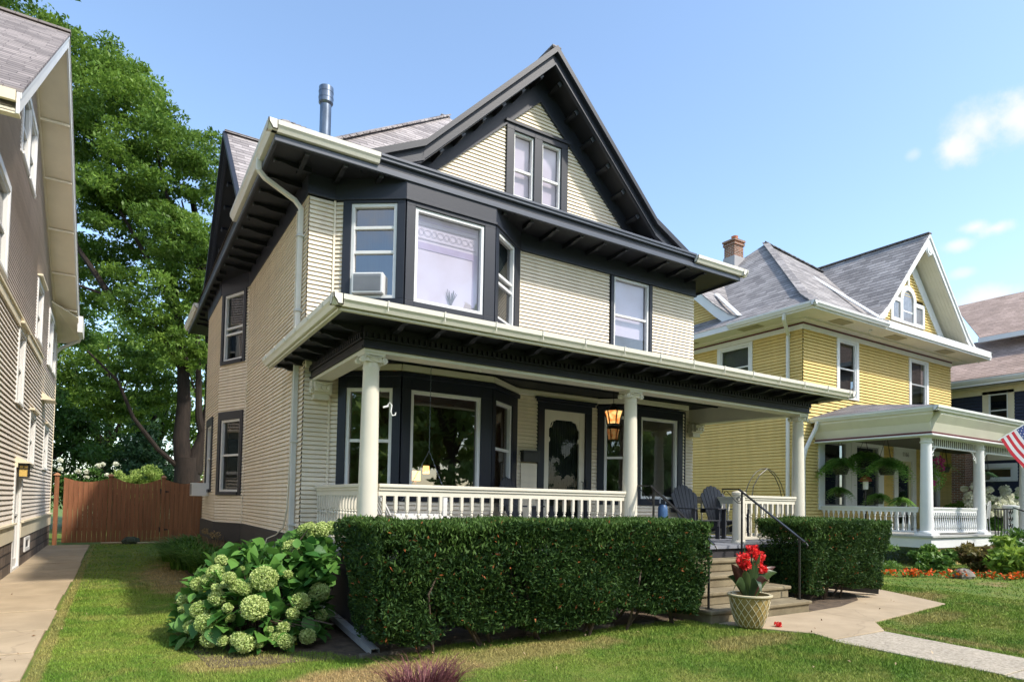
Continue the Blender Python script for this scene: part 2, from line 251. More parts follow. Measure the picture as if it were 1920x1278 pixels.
class MB:
    def __init__(s): s.v = []; s.f = []
    def add(s, vs, fs):
        k = len(s.v); s.v += [tuple(p) for p in vs]; s.f += [tuple(i+k for i in f) for f in fs]; return s
    def box(s, x0, x1, y0, y1, z0, z1):
        return s.add([(x0,y0,z0),(x1,y0,z0),(x1,y1,z0),(x0,y1,z0),(x0,y0,z1),(x1,y0,z1),(x1,y1,z1),(x0,y1,z1)], [(0,3,2,1),(4,5,6,7),(0,1,5,4),(1,2,6,5),(2,3,7,6),(3,0,4,7)])
    def poly(s, pts): return s.add(pts, [tuple(range(len(pts)))])
    def prism(s, pts, vec):
        n = len(pts); vec = Vector(vec); a = [Vector(p) for p in pts]; b = [p+vec for p in a]
        nn = Vector((0, 0, 0))
        for i in range(n): nn += a[i].cross(a[(i+1) % n])
        if nn.dot(vec) > 0: fs = [tuple(range(n-1, -1, -1)), tuple(range(n, 2*n))]+[(i, (i+1) % n, n+(i+1) % n, n+i) for i in range(n)]
        else: fs = [tuple(range(n)), tuple(range(2*n-1, n-1, -1))]+[((i+1) % n, i, n+i, n+(i+1) % n) for i in range(n)]
        return s.add(a+b, fs)
    def beam(s, p, q, w, h, up=(0, 0, 1)):
        p = Vector(p); q = Vector(q); d = (q-p).normalized(); sd_ = d.cross(Vector(up)).normalized(); u = sd_.cross(d)
        A = [p+sd_*a*w/2+u*b*h/2 for a, b in ((-1,-1),(1,-1),(1,1),(-1,1))]; return s.prism(A, q-p)
    def cyl(s, p, q, r0, r1=None, n=12, caps=True):
        r1 = r0 if r1 is None else r1; p = Vector(p); q = Vector(q); d = (q-p).normalized(); a = d.orthogonal().normalized(); b = d.cross(a)
        vs = [p+(a*math.cos(t)+b*math.sin(t))*r0 for t in [2*math.pi*i/n for i in range(n)]]+[q+(a*math.cos(t)+b*math.sin(t))*r1 for t in [2*math.pi*i/n for i in range(n)]]
        fs = [(i, (i+1) % n, n+(i+1) % n, n+i) for i in range(n)]
        if caps: fs += [tuple(range(n-1, -1, -1)), tuple(range(n, 2*n))]
        return s.add(vs, fs)
    def lathe(s, c, prof, n=20, caps=True):
        k = len(prof); vs = []
        for r, z in prof: vs += [(c[0]+r*math.cos(2*math.pi*i/n), c[1]+r*math.sin(2*math.pi*i/n), c[2]+z) for i in range(n)]
        fs = [(j*n+i, j*n+(i+1) % n, (j+1)*n+(i+1) % n, (j+1)*n+i) for j in range(k-1) for i in range(n)]
        if caps: fs += [tuple(range(n-1, -1, -1)), tuple(range((k-1)*n, k*n))]
        return s.add(vs, fs)
    def tube(s, pts, r, n=8, r1=None):
        pts = [Vector(p) for p in pts]; m = len(pts); vs = []; a = None
        for i, p in enumerate(pts):
            d = (pts[min(i+1, m-1)]-pts[max(i-1, 0)]).normalized()
            a = d.orthogonal().normalized() if a is None else (a-d*a.dot(d)).normalized()
            b = d.cross(a); rr = r if r1 is None else r+(r1-r)*i/(m-1)
            vs += [p+(a*math.cos(2*math.pi*j/n)+b*math.sin(2*math.pi*j/n))*rr for j in range(n)]
        fs = [(i*n+j, i*n+(j+1) % n, (i+1)*n+(j+1) % n, (i+1)*n+j) for i in range(m-1) for j in range(n)]+[tuple(range(n-1, -1, -1)), tuple(range((m-1)*n, m*n))]
        return s.add(vs, fs)
    def build(s, name, m, parent=None, smooth=False, bev=0):
        if parent is None: org = Vector((0, 0, 0))
        else: org = ORG.get(parent.name, Vector((0, 0, 0)))
        vs = [(p[0]-org.x, p[1]-org.y, p[2]-org.z) for p in s.v]
        me = bpy.data.meshes.new(name); me.from_pydata(vs, [], s.f); uvs(me, s.v, s.f); me.materials.append(m)
        o = bpy.data.objects.new(name, me); COL.objects.link(o)
        if smooth: me.polygons.foreach_set('use_smooth', [True]*len(me.polygons)); me.set_sharp_from_angle(angle=R(40))
        if parent is not None: o.parent = parent
        ORG[o.name] = org
        if bev:
            bm_ = o.modifiers.new('bevel', 'BEVEL'); bm_.width = bev; bm_.segments = 2; bm_.limit_method = 'ANGLE'; bm_.angle_limit = R(50)
        return o
def split_build(M, name, m, parent, bev=0):
    par = list(range(len(M.v)))
    def find(a):
        while par[a] != a: par[a] = par[par[a]]; a = par[a]
        return a
    for f in M.f:
        r0 = find(f[0])
        for i in f[1:]: par[find(i)] = r0
    groups = {}
    for f in M.f: groups.setdefault(find(f[0]), []).append(f)
    for fs in groups.values():
        ids = sorted({i for f in fs for i in f}); mp = {k: i for i, k in enumerate(ids)}; Q_ = MB(); Q_.v = [M.v[i] for i in ids]; Q_.f = [tuple(mp[i] for i in f) for f in fs]; Q_.build(name, m, parent, bev=bev)
def npmesh(name, V, F, m, parent=None, var=None):
    org = ORG.get(parent.name, Vector((0, 0, 0))) if parent is not None else Vector((0, 0, 0))
    V = np.asarray(V, np.float32).reshape(-1, 3)-np.array(org, np.float32); F = np.asarray(F, np.int32); k = F.shape[1]
    me = bpy.data.meshes.new(name); me.vertices.add(len(V)); me.vertices.foreach_set('co', V.ravel()); me.loops.add(F.size); me.loops.foreach_set('vertex_index', F.ravel())
    me.polygons.add(len(F)); me.polygons.foreach_set('loop_start', np.arange(0, F.size, k, dtype=np.int32)); me.polygons.foreach_set('loop_total', np.full(len(F), k, np.int32))
    me.update(calc_edges=True)
    if var is not None:
        a = me.attributes.new('leafvar', 'FLOAT', 'FACE'); a.data.foreach_set('value', np.asarray(var, np.float32))
    me.materials.append(m); o = bpy.data.objects.new(name, me); COL.objects.link(o); ORG[o.name] = org
    if parent is not None: o.parent = parent
    return o
def leaves(P, size, ratio=.5, up=.4, out=None, var=None, fold=True):
    """leaf shaped quads (folded rhombs) at points P; returns V,F,var"""
    n = len(P); size = np.broadcast_to(size, n)[:, None]*rng.uniform(.7, 1.3, (n, 1))
    d = rng.normal(size=(n, 3)); d /= np.linalg.norm(d, axis=1)[:, None]
    if out is not None: d = d*.8+out*.9
    d[:, 2] += rng.uniform(-.3, .3, n); d /= np.linalg.norm(d, axis=1)[:, None]
    nn = rng.normal(size=(n, 3)); nn[:, 2] += up*3; nn -= d*(nn*d).sum(1)[:, None]; nn /= np.linalg.norm(nn, axis=1)[:, None]
    s = np.cross(nn, d)
    a = P-d*size*.5; c = P+d*size*.5; w = size*ratio*.5
    b = P+s*w+nn*size*.06-d*size*.05; e = P-s*w+nn*size*.06-d*size*.05
    V = np.stack([a, b, c, e], 1).reshape(-1, 3); F = np.arange(4*n).reshape(n, 4)
    return V, F, (rng.random(n) if var is None else var)
def ovate(P, size, ratio=.66, up=.5, out=None):
    n = len(P); size = size*rng.uniform(.6, 1.25, (n, 1)); d = rng.normal(size=(n, 3)); d /= np.linalg.norm(d, axis=1)[:, None]
    if out is not None: d = d*.7+out
    d /= np.linalg.norm(d, axis=1)[:, None]; nn = rng.normal(size=(n, 3))*.6; nn[:, 2] += up*3; nn -= d*(nn*d).sum(1)[:, None]; nn /= np.linalg.norm(nn, axis=1)[:, None]; s = np.cross(nn, d)
    T = [(-.5, 0, 0), (-.36, .30, .05), (-.12, .46, .08), (.12, .38, .06), (.34, .18, .01), (.52, 0, -.08)]
    mid = [(-.5, 0, 0), (-.36, 0, -.01), (-.12, 0, 0), (.12, 0, -.01), (.34, 0, -.03), (.52, 0, -.08)]
    V = []
    for q in (T, mid, [(a, -b, c) for a, b, c in T]): V += [P+d*size*a+s*size*b*ratio+nn*size*c for a, b, c in q]
    V = np.stack(V, 1).reshape(-1, 3); F = []
    for o in (0, 6):
        for k in range(5): F.append([o+k, o+k+1, o+k+7, o+k+6])
    F = (np.arange(n)[:, None, None]*18+np.array(F)[None]).reshape(-1, 4); return V, F, np.repeat(rng.random(n), 10)
def ell(n, c, r, shell=.0):
    d = rng.normal(size=(n, 3)); d /= np.linalg.norm(d, axis=1)[:, None]; q = rng.uniform(shell**3, 1, n)**(1/3)
    return np.array(c)+d*q[:, None]*np.array(r), d
class Fr:
    """wall frame from A to B in plan, outward on the right-hand side; s along, o outward"""
    def __init__(s, A, B):
        s.A = Vector((A[0], A[1], 0)); v = Vector((B[0]-A[0], B[1]-A[1], 0)); s.L = v.length; s.d = v.normalized(); s.n = Vector((s.d.y, -s.d.x, 0))
    def p(s, a, z, o=0): return s.A+s.d*a+s.n*o+Vector((0, 0, z))
    def box(s, mb, s0, s1, z0, z1, o0, o1):
        return mb.prism([s.p(s0, z0, o0), s.p(s1, z0, o0), s.p(s1, z0, o1), s.p(s0, z0, o1)], (0, 0, z1-z0))
    def poly(s, mb, pts, o0, o1):      # pts (s,z) extruded from o0 to o1
        return mb.prism([s.p(a, z, o0) for a, z in pts], s.n*(o1-o0))
def siding(mb, fr, s0, s1, z0, z1, holes=(), expo=.064, proud=.020, lim=None, gr=.22):
    """lapped boards: each course has a recessed reveal below its proud lower edge"""
    gh = gr*expo; z = z0
    while z < z1-1e-6:
        zt = min(z+expo, z1); zg = min(z+gh, zt)
        br = sorted({z, zg, zt} | {h for H_ in holes for h in (H_[2], H_[3]) if z < h < zt})
        for za, zb in zip(br[:-1], br[1:]):
            zm = (za+zb)/2; groove = zm < zg
            if groove: oa = ob = -.018
            else: oa = proud-(proud-.004)*(za-zg)/(expo-gh); ob = proud-(proud-.004)*(zb-zg)/(expo-gh)
            l0, r0 = (s0, s1) if lim is None else lim(za); l1, r1 = (s0, s1) if lim is None else lim(zb)
            iv = [(l0, r0, l1, r1)]
            for H_ in holes:
                if H_[2] < zm < H_[3]:
                    nv = []
                    for (a, b, c, d) in iv:
                        if H_[1] <= min(a, c) or H_[0] >= max(b, d): nv.append((a, b, c, d)); continue
                        if H_[0] > a: nv.append((a, H_[0], c, H_[0]))
                        if H_[1] < b: nv.append((H_[1], b, H_[1], d))
                    iv = nv
            for (a, b, c, d) in iv:
                if b-a < .004 and d-c < .004: continue
                mb.add([fr.p(a, za, oa), fr.p(b, za, oa), fr.p(d, zb, ob), fr.p(c, zb, ob)], [(0, 1, 2, 3)])
                if abs(za-zg) < 1e-9: mb.add([fr.p(a, za, -.018), fr.p(b, za, -.018), fr.p(b, za, proud), fr.p(a, za, proud)], [(0, 1, 2, 3)])
                if abs(za-z) < 1e-9: mb.add([fr.p(a, za, .004), fr.p(b, za, .004), fr.p(b, za+.004, -.018), fr.p(a, za+.004, -.018)], [(0, 1, 2, 3)])
        z = zt
def panel(mb, fr, s0, s1, z0, z1, o0, o1, holes):
    xs = sorted({s0, s1} | {h for H_ in holes for h in H_[:2]}); zs = sorted({z0, z1} | {h for H_ in holes for h in H_[2:]})
    for a, b in zip(xs[:-1], xs[1:]):
        for c, d in zip(zs[:-1], zs[1:]):
            if any(H_[0] <= (a+b)/2 <= H_[1] and H_[2] <= (c+d)/2 <= H_[3] for H_ in holes): continue
            fr.box(mb, a, b, c, d, o0, o1)
def window(parent, fr, s0, s1, z0, z1, case=.11, head=.14, sill=.06, m_case=None, m_sash=None, glass=None, mids=(), oc=.04, rec=.07, sash=.05, blind=None, bz=None, bm_=None, back=False, mull=()):
    """casing (named window) with white sash and glass; (s0,s1,z0,z1) is the opening of the sash"""
    m_case = m_case or M_dark; m_sash = m_sash or M_white; glass = glass or M_glass
    mb = MB()
    if case > 0:
        fr.box(mb, s0-case, s0, z0-sill, z1+head, -rec, oc); fr.box(mb, s1, s1+case, z0-sill, z1+head, -rec, oc)
        fr.box(mb, s0, s1, z1, z1+head, -rec, oc); fr.box(mb, s0, s1, z0-sill, z0, -rec, oc+.02)
    else:
        t = .012; fr.box(mb, s0-t, s0, z0, z1, -rec, .004); fr.box(mb, s1, s1+t, z0, z1, -rec, .004); fr.box(mb, s0-t, s1+t, z1, z1+t, -rec, .004); fr.box(mb, s0-t, s1+t, z0-t, z0, -rec, .012)
    w = mb.build('window', m_case, parent, bev=.004)
    mb = MB(); k = sash
    fr.box(mb, s0, s0+k, z0, z1, -rec+.012, .012); fr.box(mb, s1-k, s1, z0, z1, -rec+.012, .012); fr.box(mb, s0+k, s1-k, z0, z0+k, -rec+.012, .010); fr.box(mb, s0+k, s1-k, z1-k, z1, -rec+.012, .010)
    for zm in mids: fr.box(mb, s0+k, s1-k, zm-.022, zm+.022, -rec+.012, -.006)
    for sm in mull: fr.box(mb, sm-.012, sm+.012, z0+k, z1-k, -rec+.012, -.016)
    mb.build('sash', m_sash, w, bev=.003)
    mb = MB(); mb.poly([fr.p(s0+k, z0+k, -rec+.028), fr.p(s1-k, z0+k, -rec+.028), fr.p(s1-k, z1-k, -rec+.028), fr.p(s0+k, z1-k, -rec+.028)]); mb.build('pane', glass, w)
    if blind:
        a, b = bz or (z0, z1); mb = MB(); mb.poly([fr.p(s0, a, -rec-.05), fr.p(s1, a, -rec-.05), fr.p(s1, b, -rec-.05), fr.p(s0, b, -rec-.05)]); mb.build('blind', blind, w)
    if back:
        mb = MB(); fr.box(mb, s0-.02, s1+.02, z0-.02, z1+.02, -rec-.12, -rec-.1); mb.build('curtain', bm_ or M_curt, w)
    return w
def gutter(mb, p, q, n, w=.12, h=.12):
    p = Vector(p); q = Vector(q); n = Vector(n); z = Vector((0, 0, 1))
    prof = [(0, 0), (w*.55, 0), (w*.75, h*.35), (w*.95, h*.55), (w, h), (w*.9, h), (w*.86, h*.62), (w*.62, h*.35), (w*.5, h*.1), (.01, h*.1), (.01, h), (0, h)]
    mb.prism([p+n*a+z*b for a, b in prof], q-p)
    for t in (p, q-(q-p).normalized()*.006): mb.prism([t+n*a+z*b for a, b in [(0, 0), (w*.55, 0), (w*.75, h*.35), (w*.95, h*.55), (w, h), (0, h)]], (q-p).normalized()*.006)
def hiproof(mb, rects, ridge, z_r):
    """rects: list of (x0,x1,y0,y1,z) eave upward; ridge ((x,y),(x,y)) at z_r"""
    C = [[(a, c, z), (b, c, z), (b, d, z), (a, d, z)] for a, b, c, d, z in rects]
    for i in range(len(C)-1):
        for k in range(4): mb.poly([C[i][k], C[i][(k+1) % 4], C[i+1][(k+1) % 4], C[i+1][k]])
    T = C[-1]; p = (*ridge[0], z_r); q = (*ridge[1], z_r)
    if ridge[0][1] != ridge[1][1]:   # ridge along y
        mb.poly([T[0], T[1], p]); mb.poly([T[1], T[2], q, p]); mb.poly([T[2], T[3], q]); mb.poly([T[3], T[0], p, q])
    elif ridge[0] == ridge[1]:
        for k in range(4): mb.poly([T[k], T[(k+1) % 4], p])

# ------------------------------------------------------------------ ground
def flat(name, pts, z, m, kind='structure', sub=0):
    o = MB().poly([(x, y, z) for x, y in pts]).build(name, m); return tag(o, kind=kind)
flat('ground', [(-400, -400), (500, -400), (500, 600), (-400, 600)], -.012, M_lawn)
flat('lawn', [(-.6, -3), (16, -3), (28, 6), (28, 40), (-.6, 40)], 0, M_lawn)
flat('road', [(-60, -20), (80, -20), (80, -10), (-60, -10)], .006, mat('asphalt', (.045, .045, .047), .9, .2, 3, .5, 40))
flat('sidewalk', [(-60, -6.5), (80, -6.5), (80, -5), (-60, -5)], .01, M_conc)
M = MB()
ys = [-2, 1.2, 2.6, 3.9, 5.2, 6.35, 7.4, 8.6, 10.0, 11.6, 13.2, 14.9, 16.6, 18.3, 20.1, 22.4]
for a, b in zip(ys[:-1], ys[1:]): M.box(-1.66, -.6+.02*math.sin(a*3), a+.024, b-.024, -.1, .018+.004*math.sin(a*7))
tag(M.build('side_walk', M_conc, bev=.008), kind='structure')
M = MB()
M.prism([(6.92, 4.19, -.1), (8.0, 4.19, -.1), (8.5, 4.57, -.1), (8.5, 5.44, -.1), (6.5, 5.44, -.1), (6.74, 4.95, -.1), (7.03, 4.5, -.1)], (0, 0, .122))
M.prism([(8.515, 4.58, -.1), (9.9, 4.74, -.1), (9.9, 6.0, -.1), (8.515, 5.62, -.1)], (0, 0, .120))
M.prism([(9.915, 4.75, -.1), (11.2, 4.92, -.1), (11.75, 5.9, -.1), (12.05, 6.5, -.1), (12.3, 9, -.1), (11.2, 9, -.1), (11.0, 6.6, -.1), (10.6, 6.2, -.1), (9.915, 6.0, -.1)], (0, 0, .118))
tag(M.build('front_path', M_conc, bev=.006), kind='structure')
M = MB()
for a, b, k in ((4.175, 2.55, 0), (2.53, .9, 0), (.88, -3, 0)): M.prism([(6.86, a, -.1), (6.90, b, -.1), (7.84, b, -.1), (7.97, a, -.1)], (0, 0, .116))
tag(M.build('aggregate_path', M_conc2, bev=.006), kind='structure')
flat('planting_bed', [(1.75, 5.9), (2.2, 5.75), (3.1, 5.9), (4.6, 5.86), (5.8, 5.9), (6.4, 5.8), (6.5, 6.9), (1.75, 6.9)], .006, M_soil)
flat('planting_bed', [(8.53, 5.45), (9.3, 5.5), (10.2, 5.75), (10.9, 6.2), (11.0, 7), (8.53, 7)], .024, M_soil)
flat('planting_bed', [(.75, 6.1), (1.9, 5.9), (2.3, 7), (2.3, 18.5), (1.3, 18.5), (1.2, 14), (1.25, 9), (.55, 8.3)], .005, M_soil)

# ------------------------------------------------------------------ the cream house
HX0, HX1, HY = 2.2, 10.1, 9.15
H = root('house', (6.15, 9.15, 0), 'cream clapboard house with black trim, steep front gable and a full-width columned porch', 'house')
fw = Fr((HX0, HY), (HX1, HY)); ZT = 5.84; ZS = 6.15
bA, bB, bC, bD = (2.57, 9.15), (3.42, 8.53), (4.91, 8.53), (5.76, 9.15)
f1, f2, f3 = Fr(bA, bB), Fr(bB, bC), Fr(bC, bD)
rA, rB, rC, rD = (7.56, 9.15), (8.08, 8.70), (9.36, 8.70), (9.72, 9.15)
g1, g2, g3 = Fr(rA, rB), Fr(rB, rC), Fr(rC, rD)
# openings (s0,s1,z0,z1)
w_up = (5.70, 6.62, 4.45, 5.84); door = (4.13, 5.06, .88, 3.14)
M = MB()
siding(M, fw, 0, .37, .9, ZT); siding(M, fw, 3.56, 7.9, 3.5, ZT, [(5.60, 6.71, 4.3, 5.95)])
siding(M, fw, 3.56, 5.36, .9, 3.5, [(4.0, 5.2, .8, 3.34)]); siding(M, fw, 7.50, 7.9, .9, 3.5)
M.build('front_wall', M_side, H)
M = MB()
siding(M, f1, 0, .13, .9, ZT); siding(M, f1, .13, 1.052, .9, 1.48); siding(M, f3, .92, 1.052, .9, 3.5); siding(M, f3, 0, .92, .9, 1.48); siding(M, f2, 0, 1.49, .9, 1.48)
siding(M, g1, 0, g1.L, .9, 1.48); siding(M, g2, 0, g2.L, .9, 1.48); siding(M, g3, 0, g3.L, .9, 1.48); siding(M, g2, 1.22, g2.L, 1.48, 3.3)
M.build('bay_siding', M_side, H)
# bay panels
wins = {}
def baypanel(fr, name, s0, s1, zr, hole, m):
    M = MB(); panel(M, fr, s0, s1, zr[0], zr[1], -.06, .035, [hole]); return M.build(name, m, H, bev=.004)
L1, L2 = (.25, .93, 1.62, 3.10), (.25, .93, 4.40, 5.80)
C1, C2 = (.14, 1.30, 1.62, 3.09), (.14, 1.30, 4.38, 5.78)
baypanel(f1, 'bay_trim', .13, 1.052, (1.48, 3.30), L1, M_navy); baypanel(f2, 'bay_trim', 0, 1.49, (1.48, 3.30), C1, M_navy); baypanel(f3, 'bay_trim', 0, 1.05, (1.48, 3.30), (.12, .82, 1.62, 3.10), M_navy)
baypanel(f1, 'bay_trim', .13, 1.052, (4.2, ZT), L2, M_dark); baypanel(f2, 'bay_trim', 0, 1.49, (4.2, ZT), C2, M_dark); baypanel(f3, 'bay_trim', 0, 1.05, (4.2, ZT), (.12, .82, 4.40, 5.80), M_dark)
for fr_, sp in ((f1, L1), (f2, C1), (f3, (.12, .82, 1.62, 3.10))): window(H, fr_, *sp, case=0, mids=() if fr_ is f2 else (2.34,), glass=M_glass)
wl = window(H, f1, *L2, case=0, mids=(5.09, 5.45), blind=M_curt, glass=M_mirror)
window(H, f2, *C2, case=0, blind=M_lilac, glass=M_clear); window(H, f3, .12, .82, 4.40, 5.80, case=0, mids=(5.14, 5.0), blind=M_curt)
# lilac band and leaded transom of the big upper window
M = MB(); f2.box(M, .19, 1.25, 5.24, 5.34, -.118, -.112); f2.box(M, .19, 1.25, 5.66, 5.73, -.118, -.112); f2.box(M, 1.17, 1.25, 4.43, 5.24, -.118, -.112); M.build('valance', mat('violet_cloth', (.33, .28, .42), .8), H)
M = MB(); 
for k in range(9):
    c = .30+k*.105; pts = [f2.p(c+.055*math.cos(t)*(1 if k % 2 else .7), 5.50+.05*math.sin(t), -.108) for t in np.linspace(0, 6.28, 13)]; M.tube(pts, .004, 4)
for z in (5.40, 5.60): f2.box(M, .22, 1.22, z-.004, z+.004, -.112, -.104)
M.build('leaded_transom', mat('lead_came', (.34, .32, .38), .5), H)
# driftwood ornament standing inside on the sill
M = MB(); c0 = f2.p(.80, 4.46, -.10)
for k in range(9):
    a = -1.2+k*.3; M.tube([c0, c0+Vector((math.sin(a)*.05, 0, .10)), c0+Vector((math.sin(a)*.09+.01*(k % 3), 0, .20+.05*((k*7) % 4)/3))], .009, 5, .004)
tag(M.build('dried_branch', M_bark), 'small dark branching ornament on the sill of the big upstairs bay window', 'ornament')
# cornices over porch windows
M = MB()
for fr_, s0, s1 in ((f1, .06, 1.07), (f2, -.02, 1.51), (f3, -.02, 1.06)): fr_.box(M, s0, s1, 3.26, 3.33, .035, .075)
for fr_, s0, s1 in ((g1, -.02, g1.L+.02), (g2, -.02, 1.25)): fr_.box(M, s0, s1, 3.26, 3.31, .035, .07)
split_build(M, 'window_cornice', M_navy, H, bev=.006)
M = MB()
for fr_, s0, s1 in ((f1, .0, 1.06), (f2, -.01, 1.50), (f3, -.01, 1.06), (fw, 3.56, 5.36), (g1, -.01, g1.L), (g2, -.01, 1.36), (fw, 0, .37)): fr_.box(M, s0, s1, 3.345, 3.44, -.01, .06)
M.build('cove_moulding', M_cream, H, bev=.01)
# right bay windows
M = MB(); panel(M, g1, .0, g1.L, 1.48, 3.30, -.06, .035, [(.13, .60, 1.6, 3.12)]); M.build('bay_trim', M_navy, H, bev=.004)
M = MB(); panel(M, g2, 0, 1.22, 1.48, 3.30, -.06, .035, [(.13, 1.09, 1.6, 3.12)]); M.build('bay_trim', M_navy, H, bev=.004)
M = MB(); panel(M, g3, 0, g3.L, 1.48, 3.30, -.06, .035, []); M.build('bay_trim', M_navy, H)
window(H, g1, .13, .60, 1.6, 3.12, case=0, mids=(2.35,)); window(H, g2, .13, 1.09, 1.6, 3.12, case=0)
window(H, fw, *w_up, case=.075, head=.0, sill=.06, mids=(5.11,), blind=M_lilac, bz=(4.75, 5.84), glass=M_clear)
# frieze under the upper eaves
M = MB()
for fr_, a, b in ((fw, -.03, .38), (f1, -.01, 1.06), (f2, -.01, 1.50), (f3, -.01, 1.06), (fw, 3.55, 7.93)): fr_.box(M, a, b, ZT, ZS+.02, -.02, .035)
for fr_, a, b in ((fw, -.04, .38), (f1, -.01, 1.07), (f2, -.02, 1.51), (f3, -.01, 1.07), (fw, 3.55, 7.94)): fr_.box(M, a, b, ZT, ZT+.035, .0, .06)
M.build('frieze_board', M_dark, H, bev=.004)
# ---- left wall and its bay
s0_ = (2.2, 19.6); pA, pB, pC, pD = (2.2, 18.2), (1.8, 17.2), (1.8, 14.9), (2.2, 13.9)
lw0, lb1, lb2, lb3, lw1 = Fr(s0_, pA), Fr(pA, pB), Fr(pB, pC), Fr(pC, pD), Fr(pD, (2.2, 9.15))
M = MB(); h1 = (.14, .95, 1.58, 3.14); h2 = (.12, .95, 4.38, 5.82)
siding(M, lw1, 0, 4.75, .95, ZT); siding(M, lw0, 0, lw0.L, .95, ZT); siding(M, lb1, 0, lb1.L, .95, ZT)
siding(M, lb2, 0, lb2.L, .95, ZT, [(.5, 1.6, 1.6, 3.3)]); siding(M, lb3, 0, lb3.L, .95, ZT, [(.06, 1.0, 1.53, 3.30), (.06, .99, 4.32, ZT)])
M.build('side_wall', M_side, H)
M = MB()
for x in (.33,): lw1.box(M, 4.42-x, 4.45-x, .95, ZT, 0, .028)
lw1.box(M, 0, .03, .95, ZT, 0, .03); fw.box(M, .345, .372, .9, ZT, .0, .035); fw.box(M, 3.555, 3.585, .9, ZT, 0, .03)
split_build(M, 'corner_strip', M_side, H)
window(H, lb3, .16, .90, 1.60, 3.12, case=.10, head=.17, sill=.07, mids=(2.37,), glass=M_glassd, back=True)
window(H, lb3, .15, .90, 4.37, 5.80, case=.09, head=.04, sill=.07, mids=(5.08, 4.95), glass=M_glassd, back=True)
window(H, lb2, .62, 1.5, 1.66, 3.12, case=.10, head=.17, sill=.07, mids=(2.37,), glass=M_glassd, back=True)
M = MB()
for fr_ in (lw0, lb1, lb2, lb3, lw1): fr_.box(M, -.01, fr_.L+.02, ZT, ZS+.02, -.02, .035)
M.build('frieze_board', M_dark, H)
M = MB()
for fr_ in (lw0, lb1, lb2, lb3, lw1): fr_.box(M, -.01, fr_.L+.01, .58, .955, -.05, .045)
fw.box(M, -.02, .1, .58, .9, -.05, .045)
M.build('skirt_board', M_skirt, H)
M = MB()
for fr_ in (lw0, lb1, lb2, lb3, lw1): fr_.box(M, 0, fr_.L, 0, .58, -.2, .0)
M.build('foundation', M_stone, H)
M = MB()
M.box(10.0, 10.09, 9.19, 19.6, .6, ZS); M.box(2.2, 10.1, 19.5, 19.6, 0, ZS); M.build('back_wall', M_side, H)
# ---- interior seen through the panes
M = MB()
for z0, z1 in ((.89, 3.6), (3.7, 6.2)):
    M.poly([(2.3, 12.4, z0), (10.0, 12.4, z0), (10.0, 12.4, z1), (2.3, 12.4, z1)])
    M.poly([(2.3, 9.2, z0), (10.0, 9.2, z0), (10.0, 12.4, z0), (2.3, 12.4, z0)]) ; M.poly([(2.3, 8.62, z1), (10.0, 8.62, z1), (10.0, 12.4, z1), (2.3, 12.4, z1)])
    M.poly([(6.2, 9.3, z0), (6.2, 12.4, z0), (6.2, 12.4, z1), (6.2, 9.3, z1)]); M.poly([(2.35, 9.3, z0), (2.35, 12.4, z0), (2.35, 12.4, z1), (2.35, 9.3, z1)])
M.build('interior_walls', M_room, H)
# ---- soffits, fascia, rafter blocks, gutters
EX0, EX1, EY0, EY1 = 1.62, 10.68, 8.53, 20.2
M = MB(); M.box(EX0, EX1, EY0, HY+.02, ZS, ZS+.03); M.box(EX0, HX0+.02, HY+.02, EY1, ZS, ZS+.03); M.box(HX1-.02, EX1, HY+.02, EY1, ZS, ZS+.03)
M.build('soffit', M_black, H)
M = MB(); 
for a, b in ((8.50, 8.53),): M.box(EX0-.03, EX1+.03, a, b, ZS-.04, ZS+.20)
M.box(EX0-.03, EX0, 8.53, EY1, ZS-.04, ZS+.20); M.box(EX1, EX1+.03, 8.53, EY1, ZS-.04, ZS+.20)
M.build('fascia', M_dark, H, bev=.004)
M = MB(); M.box(EX0-.05, EX1+.05, 8.47, 8.50, ZS-.035, ZS+.045); M.box(EX0-.05, EX0-.03, 8.5, EY1, ZS-.035, ZS+.03); M.box(2.95, 9.4, 8.45, 8.50, ZS+.14, ZS+.21); M.box(2.95, 9.4, 8.43, 8.5, ZS+.185, ZS+.225)
M.build('fascia_moulding', M_litedge, H, bev=.006)  # paler line of light along the fascia is painted on the moulding
M = MB()
def rafter(mb, p, d, L_, w=.06, h=.075, zt=ZS):
    """scrolled rafter tail below a soffit: p start at the wall, d outward unit"""
    p = Vector(p); d = Vector(d); sd_ = Vector((-d.y, d.x, 0))
    prof = [(0, 0), (L_, 0), (L_, -h*.45), (L_*.93, -h*.62), (L_*.84, -h*.5), (L_*.7, -h*.62), (L_*.5, -h*.95), (L_*.25, -h), (0, -h)]
    mb.prism([p+d*a+Vector((0, 0, zt+b))-sd_*w/2 for a, b in prof], sd_*w)
for k in range(16):
    x = 2.02+k*.52
    y0 = 9.12 if (x < 2.6 or x > 5.7) else (8.50+.06 if 3.4 < x < 4.95 else 8.85)
    if y0 > 8.8: rafter(M, (x, y0, 0), (0, -1, 0), y0-8.60)
    else: M.box(x-.035, x+.035, 8.535, 8.60, ZS-.05, ZS)
for k in range(20):
    y = 9.0+k*.52; x0 = 2.17 if y < 13.9 or y > 18.2 else 1.78
    if x0 > 2: rafter(M, (x0, y, 0), (-1, 0, 0), x0-1.68)
    else: M.box(1.64, 1.76, y-.035, y+.035, ZS-.07, ZS)
split_build(M, 'rafter_tail', M_black, H)
M = MB()
for k in range(16): x = 2.02+k*.52; M.box(x-.03, x+.03, 8.585, 8.598, ZS-.045, ZS-.012)
for k in range(20): y = 9.0+k*.52; M.box(1.665, 1.678, y-.03, y+.03, ZS-.045, ZS-.012)
split_build(M, 'lit_rafter_end', M_litedge, H)  # pale plates paint the highlight on the rafter tips
gz = ZS+.06
